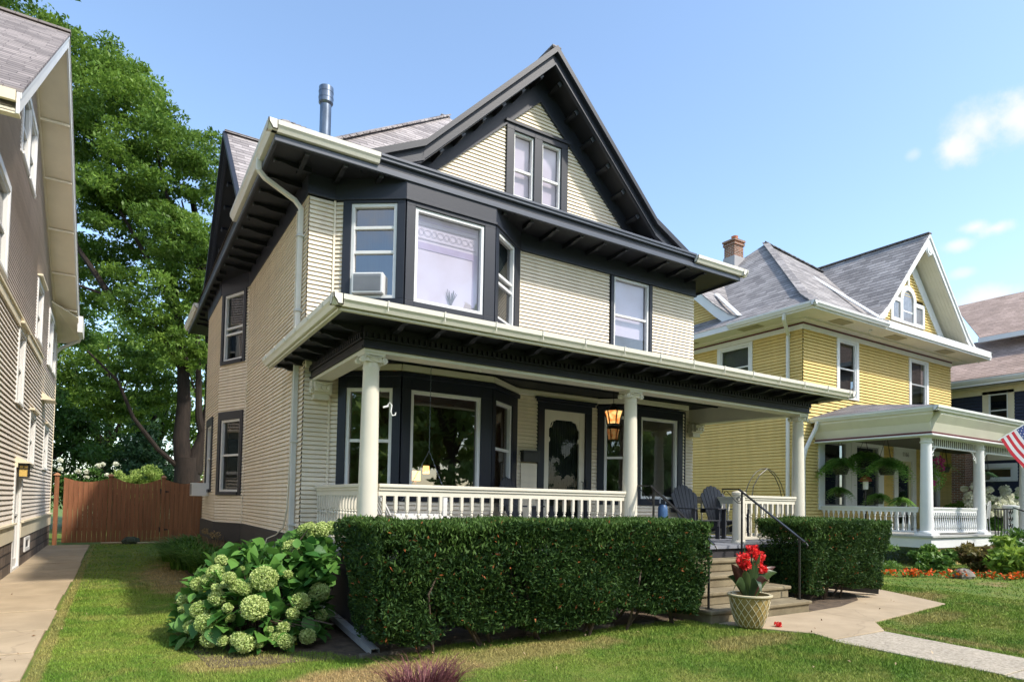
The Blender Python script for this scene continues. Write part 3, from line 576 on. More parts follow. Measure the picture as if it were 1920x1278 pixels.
def gut(p, q, n, name='gutter', w=.12, h=.13, m=None): M = MB(); gutter(M, p, q, n, w, h); return M.build(name, m or M_gutter, H)
gut((1.47, 8.49, gz), (2.97, 8.49, gz), (0, -1, 0)); gut((9.38, 8.49, gz), (10.86, 8.49, gz), (0, -1, 0))
gut((1.59, 8.37, gz), (1.59, 11.65, gz), (-1, 0, 0)); gut((1.59, 17.6, gz), (1.59, 20.2, gz), (-1, 0, 0)); gut((10.71, 8.37, gz), (10.71, 20, gz), (1, 0, 0))
def downspout(name, pts, m, par, w=.075):
    M = MB()
    for a, b in zip(pts[:-1], pts[1:]):
        d = (Vector(b)-Vector(a)).normalized(); M.beam(Vector(a)-d*.015, Vector(b)+d*.015, w, w*.75, up=(0, 1, 0) if abs(d.z) > .8 else (0, 0, 1))
    return M.build(name, m, par, bev=.012)
downspout('downspout', [(1.53, 9.32, 6.24), (1.53, 9.32, 6.08), (1.62, 9.34, 6.0), (2.05, 9.40, 5.82), (2.14, 9.40, 5.72), (2.14, 9.40, 3.62)], M_gutter, H)
downspout('downspout', [(2.14, 9.40, 3.58), (2.14, 9.40, .25), (2.16, 9.2, .14)], M_down, H)
M = MB(); 
for z in (1.1, 2.3, 4.2, 5.3): M.box(2.09, 2.2, 9.345, 9.455, z, z+.03)
split_build(M, 'downspout_strap', M_down, H)
# ---- gables
def gable(fr, wall_m, name, window_holes=(), back=4.5, apex=9.3):
    Dz = apex-9.3
    top = [(0, 9.3+Dz), (2.35, 6.90+Dz), (3.32, 6.40+Dz)]
    def lim(z): h = max(0, (8.62-z))/.92; return (-h, h)
    M = MB(); siding(M, fr, -2.2, 2.2, 6.68, 8.6, window_holes, lim=lim); M.build('gable_wall', wall_m, H)
    M = MB()
    for sg in (1, -1):
        fr.poly(M, [(sg*0, 8.585), (sg*2.09, 6.66), (sg*2.6, 6.58), (sg*0, 9.10)], -.03, .035)
        fr.poly(M, [(sg*0, 8.585), (sg*2.09, 6.66), (sg*2.13, 6.66), (sg*0, 8.63)], .035, .055)
    M.build('gable_frieze', M_dark, H)
    M = MB()
    for sg in (1, -1):
        und = [(0, 9.07), (2.42, 6.62), (3.32, 6.22)]
        for (a, za), (b, zb) in zip(und[:-1], und[1:]): fr.poly(M, [(sg*a, za), (sg*b, zb), (sg*b, zb+.03), (sg*a, za+.03)], -.6, .47)
    M.build('gable_soffit', M_black, H)
    M = MB()
    for sg in (1, -1):
        t = [(0, 9.27), (2.37, 6.87), (3.34, 6.38)]; b_ = [(0, 9.0), (2.42, 6.56), (3.34, 6.16)]
        for i in (0, 1): fr.poly(M, [(sg*t[i][0], t[i][1]), (sg*t[i+1][0], t[i+1][1]), (sg*b_[i+1][0], b_[i+1][1]), (sg*b_[i][0], b_[i][1])], .42, .47)
    M.build('bargeboard', M_dark, H, bev=.004)
    M = MB()
    for sg in (1, -1):
        t = [(0, 9.312), (2.37, 6.912), (3.36, 6.415)]; u = [(0, 9.20), (2.385, 6.80), (3.36, 6.31)]
        for i in (0, 1):
            fr.poly(M, [(sg*t[i][0], t[i][1]), (sg*t[i+1][0], t[i+1][1]), (sg*u[i+1][0], u[i+1][1]), (sg*u[i][0], u[i][1])], .47, .55)
            fr.poly(M, [(sg*t[i][0], t[i][1]-.272), (sg*t[i+1][0], t[i+1][1]-.262), (sg*u[i+1][0], u[i+1][1]-.18), (sg*u[i][0], u[i][1]-.195)], .47, .49)
    M.build('barge_moulding', M_dark, H)
    M = MB()
    for sg in (1, -1):
        for i in (0, 1):
            (a, za), (b, zb) = top[i], top[i+1]
            q = [fr.p(sg*a, za, .515), fr.p(sg*a, za, -back), fr.p(sg*b, zb, -back if i == 0 else -2), fr.p(sg*b, zb, .515)]
            M.prism(q, (0, 0, -.03))
    fr.box(M, -.09, .09, 9.275+Dz, 9.315+Dz, -back, .52)
    for sg in (1, -1):
        pass
    M.build('gable_roof', M_shing, H)
    M = MB(); E = MB()
    for sg in (1, -1):
        for k in range(7):
            u = .22+k*.40*.86+.0
            u = .20+k*.37; zt = 9.07-u*1.0124
            if u > 2.5: break
            c, s_ = math.cos(R(45.4)), math.sin(R(45.4))
            fr.poly(M, [(sg*u, zt), (sg*(u+.05), zt-.05), (sg*(u+.05-.05), zt-.12), (sg*(u-.05), zt-.07)], .03, .33)
            fr.poly(E, [(sg*u, zt-.005), (sg*(u+.055), zt-.06), (sg*(u+.005), zt-.11), (sg*(u-.05), zt-.055)], .345, .36)
    split_build(M, 'gable_bracket', M_black, H); split_build(E, 'gable_bracket_end', M_litedge, H)  # bracket ends carry the same painted edge light
gf = Fr((6.13, 9.15), (7.13, 9.15)); gl = Fr((2.2, 14.6), (2.2, 13.6))
at = (-.67, .61, 6.60, 8.02)
gable(gf, M_side, 'front', [at])
gable(gl, M_side, 'left', back=4.0)
# attic twin window
M = MB(); panel(M, gf, -.68, .62, 6.66, 8.03, -.06, .05, [(-.53, -.11, 6.76, 7.90), (.06, .48, 6.76, 7.90)]); gf.box(M, -.72, .66, 8.0, 8.05, .05, .08); gf.box(M, -.68, .62, 6.68, 6.73, .05, .09); M.build('attic_trim', M_dark, H, bev=.004)
for a, b in ((-.53, -.11), (.06, .48)): window(H, gf, a, b, 6.76, 7.90, case=0, mids=(7.25,), blind=M_lilac, sash=.035, glass=M_clear)
# ---- main roof and vent pipe
M = MB(); hiproof(M, [(EX0-.06, EX1+.06, EY0-.08, EY1, 6.36), (EX0+.86, EX1-.86, EY0+.86, EY1-.86, 6.84)], ((6.13, 13.0), (6.13, 15.2)), 10.35)
M.build('roof', M_shing, H)
M = MB()
for q in ((EX0-.06, EY0-.08, 6.37), ): 
    P = [Vector(q), Vector((EX0+.86, EY0+.86, 6.86)), Vector((6.13, 13.0, 10.37))]
    for a, b in zip(P[:-1], P[1:]):
        n = int((b-a).length/.14)
        for i in range(n): p = a+(b-a)*i/n; r_ = a+(b-a)*(i+1.3)/n; M.beam(p-Vector((0, 0, .02)), r_-Vector((0, 0, .002)), .22, .022)
M.beam((6.13, 13, 10.355), (6.13, 15.2, 10.355), .22, .03); M.build('roof_hip_caps', M_shing, H)
M = MB(); M.cyl((3.13, 12, 7.1), (3.13, 12, 9.02), .105, n=20); M.cyl((3.13, 12, 9.0), (3.13, 12, 9.04), .11, .135, 20); M.cyl((3.13, 12, 9.04), (3.13, 12, 9.34), .135, n=20); M.cyl((3.13, 12, 9.12), (3.13, 12, 9.15), .14, n=20); M.cyl((3.13, 12, 9.24), (3.13, 12, 9.26), .14, n=20); M.cyl((3.13, 12, 9.34), (3.13, 12, 9.345), .12, .06, 20); M.cyl((3.13, 12, 8.1), (3.13, 12, 8.115), .108, n=20)
M.build('vent_pipe', M_metal, H, smooth=True)

# ------------------------------------------------------------------ porch of the cream house
PZ = .88
M = MB()
for k in range(24): x = 2.25+k*.35; M.box(x+.002, min(x+.348, 10.65), 6.65, HY-.02, PZ-.05, PZ)
M.build('porch_floor', M_porchfl, H)
M = MB(); M.box(2.27, 10.63, 6.69, 6.73, .52, PZ-.05); M.box(2.27, 2.31, 6.73, 9.1, .0, PZ-.05); M.box(10.59, 10.63, 6.73, 9.1, .0, PZ-.05)
for k in range(60):
    x = 2.3+k*.14
    if 6.3 < x < 8.6: continue
    M.box(x, x+.05, 6.72, 6.74, 0, .52)
M.build('porch_skirt', M_skirt, H)
cols = (2.43, 6.41, 10.48); CY = 7.0
def column(x):
    k_ = .76
    M = MB(); prof = [(.185, 0), (.185, .05), (.165, .06), (.175, .085), (.165, .11), (.152, .125)]+[(.150-.030*(t**1.6), .14+1.96*t) for t in np.linspace(0, 1, 10)]+[(.128, 2.11), (.128, 2.13), (.118, 2.135), (.118, 2.19)]
    M.lathe((x, CY, PZ), [(r_*k_, z) for r_, z in prof], 28); c = M.build('column', M_cream, H, smooth=True)
    M = MB(); M.lathe((x, CY, PZ+2.18), [(.088, 0), (.115, .02), (.12, .035), (.09, .045)], 24)
    M.box(x-.125, x+.125, CY-.12, CY+.12, PZ+2.25, PZ+2.28); M.box(x-.09, x+.09, CY-.10, CY+.10, PZ+2.18, PZ+2.25)
    for sx in (-1, 1):
        for sy in (-1, 1):
            cx, cy, cz = x+sx*.125, CY+sy*.08, PZ+2.20
            M.cyl((cx, cy-.026, cz), (cx, cy+.026, cz), .036, n=16)
            pts = [(cx+math.cos(a)*(.043-.008*a/1.57)*sx, cy+sy*.028, cz+math.sin(a)*(.043-.008*a/1.57)) for a in np.linspace(math.pi/2, math.pi/2+7.4, 24)]
            M.tube(pts, .007, 5)
        for k in range(5): M.lathe((x-.046+.023*k, CY+sx*.10, PZ+2.205), [(0.002, -.010), (.011, 0), (.002, .010)], 8, caps=False)
    M.tube([(x-.12, CY-.11, PZ+2.245), (x, CY-.12, PZ+2.222), (x+.12, CY-.11, PZ+2.245)], .009, 6)
    M.build('capital', M_cream, c, smooth=True)
for x in cols: column(x)
# beams: cream soffit board with black cladding and dentils
BX0, BX1, BY0, BY1 = 2.30, 10.60, 6.87, 7.10
M = MB(); M.box(BX0, BX1, BY0, BY1, 3.155, 3.20); M.box(BX0, BX0+.23, BY1, HY, 3.155, 3.20); M.prism([(BX1-.23, BY1, 3.155), (BX1, BY1, 3.155), (10.22, HY, 3.155), (9.98, HY, 3.155)], (0, 0, .045))
M.box(BX0+.02, BX1-.02, BY1-.02, BY1, 3.20, 3.46); M.prism([(BX1-.23, BY1, 3.2), (BX1-.21, BY1, 3.2), (10.0, HY, 3.2), (9.98, HY, 3.2)], (0, 0, .26)); M.box(BX0+.21, BX0+.23, BY1, HY, 3.2, 3.46); M.build('beam_soffit_board', M_cream, H, bev=.006)
M = MB(); M.box(BX0-.01, BX1+.01, BY0-.012, BY0+.05, 3.195, 3.46); M.box(BX0-.012, BX0+.05, BY0, HY, 3.195, 3.46); M.prism([(BX1-.05, BY1, 3.2), (BX1+.01, BY1, 3.2), (10.23, HY, 3.2), (10.17, HY, 3.2)], (0, 0, .26))
M.box(BX0-.02, BX1+.02, BY0-.03, BY0, 3.195, 3.225); M.box(BX0-.03, BX0, BY0, HY, 3.195, 3.225); M.box(BX0-.02, BX1+.02, BY0-.04, BY0-.01, 3.29, 3.315); M.box(BX0-.04, BX0-.01, BY0, HY, 3.29, 3.315)
M.build('porch_beam', M_black, H, bev=.004)
M = MB()
for k in range(118): x = BX0+.02+k*.0705; M.box(x, x+.04, BY0-.045, BY0-.012, 3.315, 3.37)
for k in range(32): y = BY0+.03+k*.0705; M.box(BX0-.045, BX0-.012, y, y+.04, 3.315, 3.37)
tag(M.build('dentil_course', M_black, H), kind='stuff')
M = MB(); M.box(2.3, 10.6, 6.5, HY+.02, 3.46, 3.475); M.box(1.92, 2.3, 6.42, 9.98, 3.46, 3.475); M.box(10.6, 10.98, 6.42, 9.98, 3.46, 3.475); M.box(2.3, 10.6, 6.42, 6.5, 3.46, 3.475); M.box(2.3, 10.6, 8.5, 8.53, 3.44, 3.46)
M.build('porch_ceiling', M_black, H)
M = MB()
for k in range(18): rafter(M, (2.62+k*.46, 6.83, 0), (0, -1, 0), .37, .06, .075, 3.46)
for k in range(7): rafter(M, (2.27, 6.95+k*.46, 0), (-1, 0, 0), .33, .06, .075, 3.46); rafter(M, (10.63, 6.95+k*.46, 0), (1, 0, 0), .33, .06, .075, 3.46)
split_build(M, 'rafter_tail', M_black, H)
M = MB()
for k in range(18): x = 2.62+k*.46; M.box(x-.028, x+.028, 6.448, 6.46, 3.428, 3.455)
for k in range(7): y = 6.95+k*.46; M.box(1.928, 1.94, y-.028, y+.028, 3.428, 3.455)
split_build(M, 'lit_rafter_end', M_litedge, H)  # highlight on the porch rafter tips, painted as pale plates
M = MB(); M.box(1.88, 11.02, 6.40, 6.425, 3.425, 3.56); M.box(1.88, 1.905, 6.425, 9.98, 3.425, 3.56); M.box(10.995, 11.02, 6.425, 9.98, 3.425, 3.56); M.box(1.87, 11.03, 6.375, 6.40, 3.425, 3.45); M.box(1.855, 1.88, 6.4, 9.98, 3.425, 3.45); M.build('porch_fascia', M_cream, H, bev=.004)
gut((1.77, 6.40, 3.46), (11.13, 6.40, 3.46), (0, -1, 0), w=.105, h=.115); gut((1.88, 6.295, 3.46), (1.88, 9.98, 3.46), (-1, 0, 0), w=.105, h=.115); gut((11.02, 6.295, 3.46), (11.02, 9.98, 3.46), (1, 0, 0), w=.105, h=.115)
M = MB()
for k in range(14): x = 2.35+k*.66; M.box(x, x+.012, 6.285, 6.40, 3.572, 3.582); M.box(x, x+.014, 6.287, 6.296, 3.52, 3.578); M.box(x+.002, x+.008, 6.292, 6.30, 3.47, 3.53)
for k in range(6): y = 6.7+k*.6; M.box(1.765, 1.88, y, y+.012, 3.572, 3.582); M.box(1.767, 1.776, y, y+.014, 3.52, 3.578)
M.build('gutter_hanger', M_gutter, H)
M = MB(); e0, e1, f0 = 1.87, 11.03, 6.37
M.poly([(e0, f0, 3.58), (e1, f0, 3.58), (e1-2.8, 9.17, 4.24), (e0+2.8, 9.17, 4.24)]); M.poly([(e0, 9.98, 3.58), (e0, f0, 3.58), (e0+2.8, 9.17, 4.24), (2.2, 9.17, 3.66), (2.2, 9.98, 3.66)]); M.poly([(e1, f0, 3.58), (e1, 9.98, 3.58), (10.1, 9.98, 3.78), (10.1, 9.17, 3.78), (e1-2.8, 9.17, 4.24)])
M.build('porch_roof', M_shing3, H)
M = MB(); M.box(2.57, 9.9, 8.3, 8.56, 4.1, 4.16); M.build('porch_roof_flashing', M_black, H) if False else None
# corbels where the side beams meet the wall
for x in (BX0-.03, 9.93):
    M = MB(); M.box(x, x+.29, 9.0, HY, 2.98, 3.155); M.box(x+.03, x+.26, 8.93, 9.0, 3.0, 3.14); M.box(x+.04, x+.25, 9.02, HY, 2.90, 2.98)
    for k in range(3): M.cyl((x+.07+.072*k, 8.90, 3.05), (x+.07+.072*k, 8.95, 3.05), .030, n=12)
    M.tube([(x+.02, 8.92, 3.13), (x+.145, 8.90, 3.10), (x+.27, 8.92, 3.13)], .012, 6); M.tube([(x-.005, 8.95+.03*k, 3.02+.05*math.sin(k*2)) for k in range(7)], .012, 6)
    M.build('corbel', M_cream, H, bev=.008)
# pedestal post at the stairs
M = MB(); M.lathe((8.85, 7.0, PZ), [(.12, 0), (.12, .03), (.105, .05)]+[(.104-.008*t, .05+.74*t) for t in (0, .3, .6, 1)]+[(.115, .80), (.115, .84), (.095, .86), (.02, .875)], 24); M.build('porch_post', M_cream, H, smooth=True)
# railings
def bal_mesh(kind):
    M = MB()
    if kind == 0:
        w = .019; M.box(-w, w, -w, w, .42, .60); M.box(-w, w, -w, w, 0, .07); M.lathe((0, 0, 0), [(.012, .07), (.021, .09), (.013, .12), (.020, .20), (.017, .27), (.011, .335), (.019, .35), (.020, .365), (.012, .375), (.012, .39), (.021, .40), (.014, .42)], 10)
    else:
        w = .026; M.box(-w, w, -w, w, .50, .58); M.box(-w, w, -w, w, 0, .06); M.lathe((0, 0, 0), [(.014, .06), (.03, .10), (.034, .16), (.022, .28), (.013, .38), (.012, .42), (.024, .44), (.014, .46), (.027, .48), (.027, .50)], 10)
    return M
def railing(par, p, q, z0, n, m, kind=0, toph=.80, w=.055):
    p = Vector((*p, 0)); q = Vector((*q, 0)); zt = z0+toph
    M = MB(); M.beam(p+Vector((0, 0, zt-.02)), q+Vector((0, 0, zt-.02)), w*1.7, .04); M.beam(p+Vector((0, 0, zt-.055)), q+Vector((0, 0, zt-.055)), w*1.1, .04); M.beam(p+Vector((0, 0, zt-.105)), q+Vector((0, 0, zt-.105)), w*.55, .07)
    M.beam(p+Vector((0, 0, z0+.08)), q+Vector((0, 0, z0+.08)), w, .05); r = M.build('railing', m, par, bev=.005)
    h = (zt-.135)-(z0+.10); b0 = None
    for k in range(n):
        c = p+(q-p)*((k+.5)/n)
        if b0 is None:
            mb = bal_mesh(kind); sc = h/(.60 if kind == 0 else .58); mb.v = [(x, y, z*sc) for x, y, z in mb.v]; b0 = mb.build('baluster', m, None, smooth=True); b = b0; b.parent = r
        else: b = b0.copy(); COL.objects.link(b); b.parent = r
        b.location = Vector((c.x, c.y, z0+.10))-ORG[r.name]
    return r
railing(H, (2.55, CY), (6.30, CY), PZ, 26, M_cream); railing(H, (2.43, 7.14), (2.43, 9.12), PZ, 17, M_cream)
railing(H, (8.95, CY), (10.37, CY), PZ, 10, M_cream); railing(H, (10.46, 7.14), (10.08, 9.12), PZ, 14, M_cream)
# front door
D = MB(); panel(D, fw, 4.0, 5.20, PZ, 3.30, -.08, .04, [(4.14, 5.06, .88, 3.14)]); fw.box(D, 3.95, 5.25, 3.26, 3.31, .04, .08); fw.box(D, 3.92, 5.28, 3.31, 3.34, .04, .10); D.build('door_frame', M_navy, H, bev=.005)
D = MB(); panel(D, fw, 4.14, 5.06, .88, 3.14, -.05, .0, [(4.26, 4.94, 1.05, 2.98)])
for sg, xc in ((1, 4.26), (-1, 4.94)):
    fw.poly(D, [(xc, 2.98), (xc+sg*.16, 2.98), (xc+sg*.13, 2.955), (xc+sg*.07, 2.94), (xc+sg*.04, 2.90), (xc+sg*.03, 2.84), (xc, 2.80)], -.045, -.005)
    fw.poly(D, [(xc, 2.66), (xc+sg*.02, 2.66), (xc+sg*.03, 2.60), (xc, 2.56)], -.045, -.005); D.tube([fw.p(xc+sg*(.03+.05*t), 2.84+.1*t**2, -.0) for t in np.linspace(0, 1, 6)], .009, 5)
d_ = D.build('front_door', M_cream, H, bev=.003)
D = MB(); D.poly([fw.p(4.26, 1.05, -.03), fw.p(4.94, 1.05, -.03), fw.p(4.94, 2.98, -.03), fw.p(4.26, 2.98, -.03)]); D.build('pane', glassmat('storm_door_glass', (.6, .6, .6), 1.3), d_)
D = MB(); n = 26
for k in range(n):
    a, b = 4.26+.68*k/n, 4.26+.68*(k+1)/n; o = -.10-.02*(k % 2); o2 = -.10-.02*((k+1) % 2); D.poly([fw.p(a, 1.0, o), fw.p(b, 1.0, o2), fw.p(b, 3.0, o2), fw.p(a, 3.0, o)])
D.build('curtain', M_curt, d_)
D = MB(); D.tube([fw.p(5.0, 1.72, 0), fw.p(5.0, 1.73, .05), fw.p(5.0, 1.88, .05), fw.p(5.0, 1.89, 0)], .008, 6); D.box(7.27, 7.31, 9.09, 9.11, 1.78, 1.92); D.build('handle', M_iron, d_)
M = MB(); fw.box(M, 3.66, 3.99, .9, 2.17, .0, .035); M.build('wall_panel', M_side, H, bev=.004)
M = MB()
for k in range(3): M.cyl((3.85+[0, 2.0, 4.1][k], 6.98, 3.13), (3.85+[0, 2.0, 4.1][k], 6.98, 3.156), .012, n=8)
split_build(M, 'ceiling_hook', M_white, H)

# steps
st = root('front_steps', (7.44, 6, 0), 'weathered tan concrete steps leading up to the porch opening', 'steps')
for k, (y, z) in enumerate(((5.45, .17), (5.78, .34), (6.10, .51), (6.40, .69))):
    M = MB(); x0, x1 = 6.38, 8.5
    M.box(x0+.03, x1-.03, y+.03, 6.69, z-.175 if k else -.05, z-.05); M.box(x0, x1, y, 6.69 if k == 3 else y+.36, z-.05, z); M.build('step', M_step, st, bev=.014)
def handrail(name, x, label, left):
    t = root(name, (x, 6.1, 0), label, 'handrail', 'iron handrails of the front steps')
    M = MB(); M.beam((x, 5.60, .17), (x, 5.60, 1.06), .022, .022, up=(0, 1, 0)); M.box(x-.03, x+.03, 5.57, 5.63, .17, .18); M.build('post', M_iron, t)
    M = MB(); yt = 6.60; M.beam((x, yt, .69), (x, yt, 1.72), .022, .022, up=(0, 1, 0)); M.box(x-.03, x+.03, yt-.03, yt+.03, .69, .70); M.build('post', M_iron, t)
    M = MB(); M.beam((x, 5.52, 1.00), (x, 6.66, 1.765), .045, .018); M.beam((x, 6.64, 1.765), (x, 6.98, 1.77), .045, .018); M.tube([(x, 5.5, .99), (x, 5.47, .95), (x, 5.49, .92)], .01, 6); M.tube([(x, 6.97, 1.76), (x, 6.99, 1.72), (x, 6.95, 1.70), (x, 6.93, 1.73)], .008, 6); M.build('rail', M_iron, t)
    M = MB(); pts = [(x, yt+.30-.28*(u**.8)+.0, 1.74-.20*math.sin(u*1.7)) for u in np.linspace(0, 1, 9)]; M.tube(pts, .006, 5)
    M.tube([(x, yt+.06+.045*math.cos(a)*(1-a/14), 1.60+.045*math.sin(a)*(1-a/14)) for a in np.linspace(0, 8, 20)], .006, 5); M.build('scroll', M_iron, t)
    return t
handrail('handrail', 8.42, 'black iron handrail on the right of the concrete steps, beside the cream post', 0)
handrail('handrail', 6.5, 'black iron handrail on the left of the steps, where the long hedge ends', 1)

# ------------------------------------------------------------------ things on the porch
def adirondack(loc, rz, label):
    t = root('adirondack_chair', (0, 0, 0), label, 'chair', 'charcoal slatted chairs on the porch')
    tilt = .30
    def bk(u, h, o=0): return Vector((u, .20+h*math.sin(tilt)+o, .30+h*math.cos(tilt)))
    M = MB()
    for k in range(7):
        u = (k-3)*.066; top = .80-.019*abs(k-3)**2; uf = u*1.45
        M.prism([bk(u-.030, 0), bk(u+.030, 0), bk(uf+.045, top-.03-.010*(k-3)), bk(uf+.035, top-.008-.010*(k-3)), bk(uf, top+.004), bk(uf-.035, top-.008+.010*(k-3)), bk(uf-.045, top-.03+.010*(k-3))], (0, .018, 0))
    M.build('backrest', M_chair, t, bev=.003)
    M = MB()
    for k in range(6): y = -.34+k*.095; z = .37-.02*k; M.box(-.28, .28, y, y+.082, z-.02, z)
    M.build('seat', M_chair, t, bev=.003)
    for sx in (-1, 1):
        M = MB(); M.prism([(sx*.36, -.40, .575), (sx*.24, -.36, .575), (sx*.27, .38, .575), (sx*.34, .42, .575), (sx*.40, .1, .575), (sx*.41, -.2, .575)], (0, 0, .02)); M.build('armrest', M_chair, t, bev=.003)
        M = MB(); M.box(sx*.30-.012, sx*.30+.012, -.34, -.23, 0, .575); M.build('leg', M_chair, t)
        M = MB(); M.prism([(sx*.275-.012, -.33, .37), (sx*.275-.012, -.33, .25), (sx*.275-.012, .48, 0), (sx*.275-.012, .60, 0), (sx*.275-.012, .45, .15)], (.024, 0, 0)); M.build('leg', M_chair, t)
    M = MB(); M.box(-.33, .33, .36, .385, .50, .575); M.build('rear_brace', M_chair, t)
    t.location = loc; t.rotation_euler = (0, 0, rz); t.scale = (.93, .93, .95); return t
adirondack((9.22, 8.25, PZ), R(-8), 'charcoal slat-back chair left of its twin, in front of the right-hand window')
adirondack((10.0, 8.22, PZ), R(-8), 'charcoal slat-back chair at the right end of the porch, nearest the cream post')
adirondack((5.42, 8.2, PZ), R(28), 'charcoal slat-back chair beside the front door, mostly hidden by the railing')
# swing
sw = root('porch_swing', (3.35, 8.2, 1.3), 'white slatted porch swing hanging on chains behind the left railing', 'swing')
M = MB()
for k in range(7): x = 2.98+k*.09; M.box(x, x+.075, 7.55, 8.85, 1.30, 1.32)
M.build('seat', M_white, sw, bev=.003)
M = MB()
for k in range(15): y = 7.58+k*.088; M.prism([(2.93, y, 1.30), (2.95, y, 1.30), (2.78, y, 1.62+.04*math.sin(k/14*math.pi)), (2.76, y, 1.62+.04*math.sin(k/14*math.pi))], (0, .065, 0))
M.beam((2.80, 7.54, 1.50), (2.80, 8.87, 1.50), .03, .05); M.beam((2.77, 7.54, 1.62), (2.77, 8.87, 1.62), .03, .05); M.build('backrest', M_white, sw, bev=.003)
for y in (7.55, 8.85):
    M = MB(); M.box(2.76, 3.76, y-.04, y+.04, 1.56, 1.585); M.box(3.64, 3.70, y-.02, y+.02, 1.26, 1.56); M.box(2.95, 3.75, y-.02, y+.02, 1.24, 1.30); M.build('armrest', M_white, sw, bev=.003)
    M = MB()
    def chain(mb, a, b):
        a = Vector(a); b = Vector(b); n = int((b-a).length/.04); d = (b-a)/n
        for i in range(n):
            s_ = Vector((.006, 0, 0)) if i % 2 else Vector((0, .006, 0)); mb.tube([a+d*i-s_, a+d*(i+.6)+s_, a+d*(i+1.15)-s_], .0035, 4)
    chain(M, (3.43, y, 3.44), (3.43, y, 2.14)); chain(M, (3.43, y, 2.14), (3.08, y, 1.5)); chain(M, (3.43, y, 2.14), (3.72, y, 1.5)); M.build('chain', M_metal, sw)
# lantern
lp = root('porch_lantern', (6.95, 8.0, 3.46), 'lit amber glass lantern hanging from the porch ceiling left of the middle column', 'lantern')
M = MB(); M.cyl((6.95, 8, 3.09), (6.95, 8, 3.46), .006, n=6); M.lathe((6.95, 8, 3.44), [(.05, 0), (.05, .02)], 12); M.lathe((6.95, 8, 3.05), [(.10, .02), (.05, .06), (.045, .10), (.01, .11)], 8); M.lathe((6.95, 8, 3.03), [(.158, 0), (.162, .012), (.158, .025)], 8); M.lathe((6.95, 8, 2.80), [(.10, 0), (.103, .02), (.09, .022)], 8)
for k in range(6): a = k*math.pi/3+.2; c, s_ = math.cos(a), math.sin(a); M.tube([(6.95+c*.10, 8+s_*.10, 2.81), (6.95+c*.12, 8+s_*.12, 2.92), (6.95+c*.160, 8+s_*.160, 3.04)], .011, 5)
M.build('lantern_frame', M_iron, lp)
am = bpy.data.materials.new('amber_glass'); nt, N_, L_ = nodes(am); b = N_['Principled BSDF']; ge = N_.new('ShaderNodeNewGeometry'); nz = N_.new('ShaderNodeTexNoise'); nz.inputs['Scale'].default_value = 14; L_.new(ge.outputs['Position'], nz.inputs[0]); cr = N_.new('ShaderNodeValToRGB'); cr.color_ramp.elements[0].color = (.75, .16, .02, 1); cr.color_ramp.elements[1].color = (1, .62, .22, 1); cr.color_ramp.elements[0].position = .35; cr.color_ramp.elements[1].position = .62
L_.new(nz.outputs[0], cr.inputs[0]); L_.new(cr.outputs[0], b.inputs['Emission Color']); b.inputs['Base Color'].default_value = (.6, .3, .1, 1); b.inputs['Emission Strength'].default_value = .55
M = MB(); M.lathe((6.95, 8, 2.81), [(.093, 0), (.112, .11), (.152, .23)], 6, caps=False); M.build('glass_shade', am, lp)
# mailbox, hook, blue container
mb_ = root('mailbox', (6.03, 9.1, 2.28), 'black wall mailbox between the bay and the front door', 'mailbox')
M = MB(); fw.box(M, 3.66, 4.0, 2.19, 2.36, .005, .11); M.build('box', M_iron, mb_, bev=.006)
M = MB(); fw.poly(M, [(3.65, 2.36), (4.01, 2.36), (4.01, 2.385), (3.65, 2.385)], .0, .125); M.build('lid', M_iron, mb_, bev=.004)
M = MB(); c = Vector((2.60, 6.90, 2.52)); M.tube([c+Vector((0, 0, .05)), c+Vector((.02, -.01, .09)), c+Vector((.045, -.02, .06)), c+Vector((.03, -.03, -.02)), c+Vector((.05, -.03, -.06)), c+Vector((.085, -.03, -.05)), c+Vector((.09, -.03, -.02))], .008, 6); M.cyl(c+Vector((-.05, 0, .03)), c+Vector((.01, 0, .05)), .012)
tag(M.build('plant_hook', M_white), 'small white S-shaped hook on the right side of the first porch column', 'hook')
bc = root('blue_container', (8.1, 8.0, PZ), 'blue plastic container standing on the porch by the left handrail', 'container')
M = MB(); M.lathe((8.10, 8.0, PZ), [(.07, 0), (.08, .02), (.085, .5), (.08, .58), (.05, .62)], 18); M.build('body', mat('blue_plastic', (.06, .13, .27), .35), bc, smooth=True)
M = MB(); M.tube([(8.03, 8, PZ+.64), (8.04, 8, PZ+.74), (8.10, 8, PZ+.78), (8.16, 8, PZ+.74), (8.17, 8, PZ+.64)], .012, 6); M.build('handle', mat('grey_plastic', (.35, .38, .42), .4), bc)
# table lamp in the front room
tl = root('table_lamp', (4.5, 10.4, .9), 'amber table lamp glowing inside the big porch window', 'lamp')
M = MB(); M.lathe((4.45, 10.35, 1.55), [(.07, 0), (.05, .02), (.02, .1), (.03, .2), (.015, .3)], 12); M.box(4.1, 5.0, 10.1, 10.7, .9, 1.55); M.build('stand', mat('walnut_wood', (.10, .05, .025), .5), tl)
M = MB(); M.lathe((4.45, 10.35, 1.84), [(.09, 0), (.085, .17)], 14, caps=False); M.lathe((4.74, 10.55, 1.98), [(.06, 0), (.055, .14)], 12, caps=False); M.build('lamp_shade', emit('lit_amber_shade', (1, .50, .14), 2.2), tl)
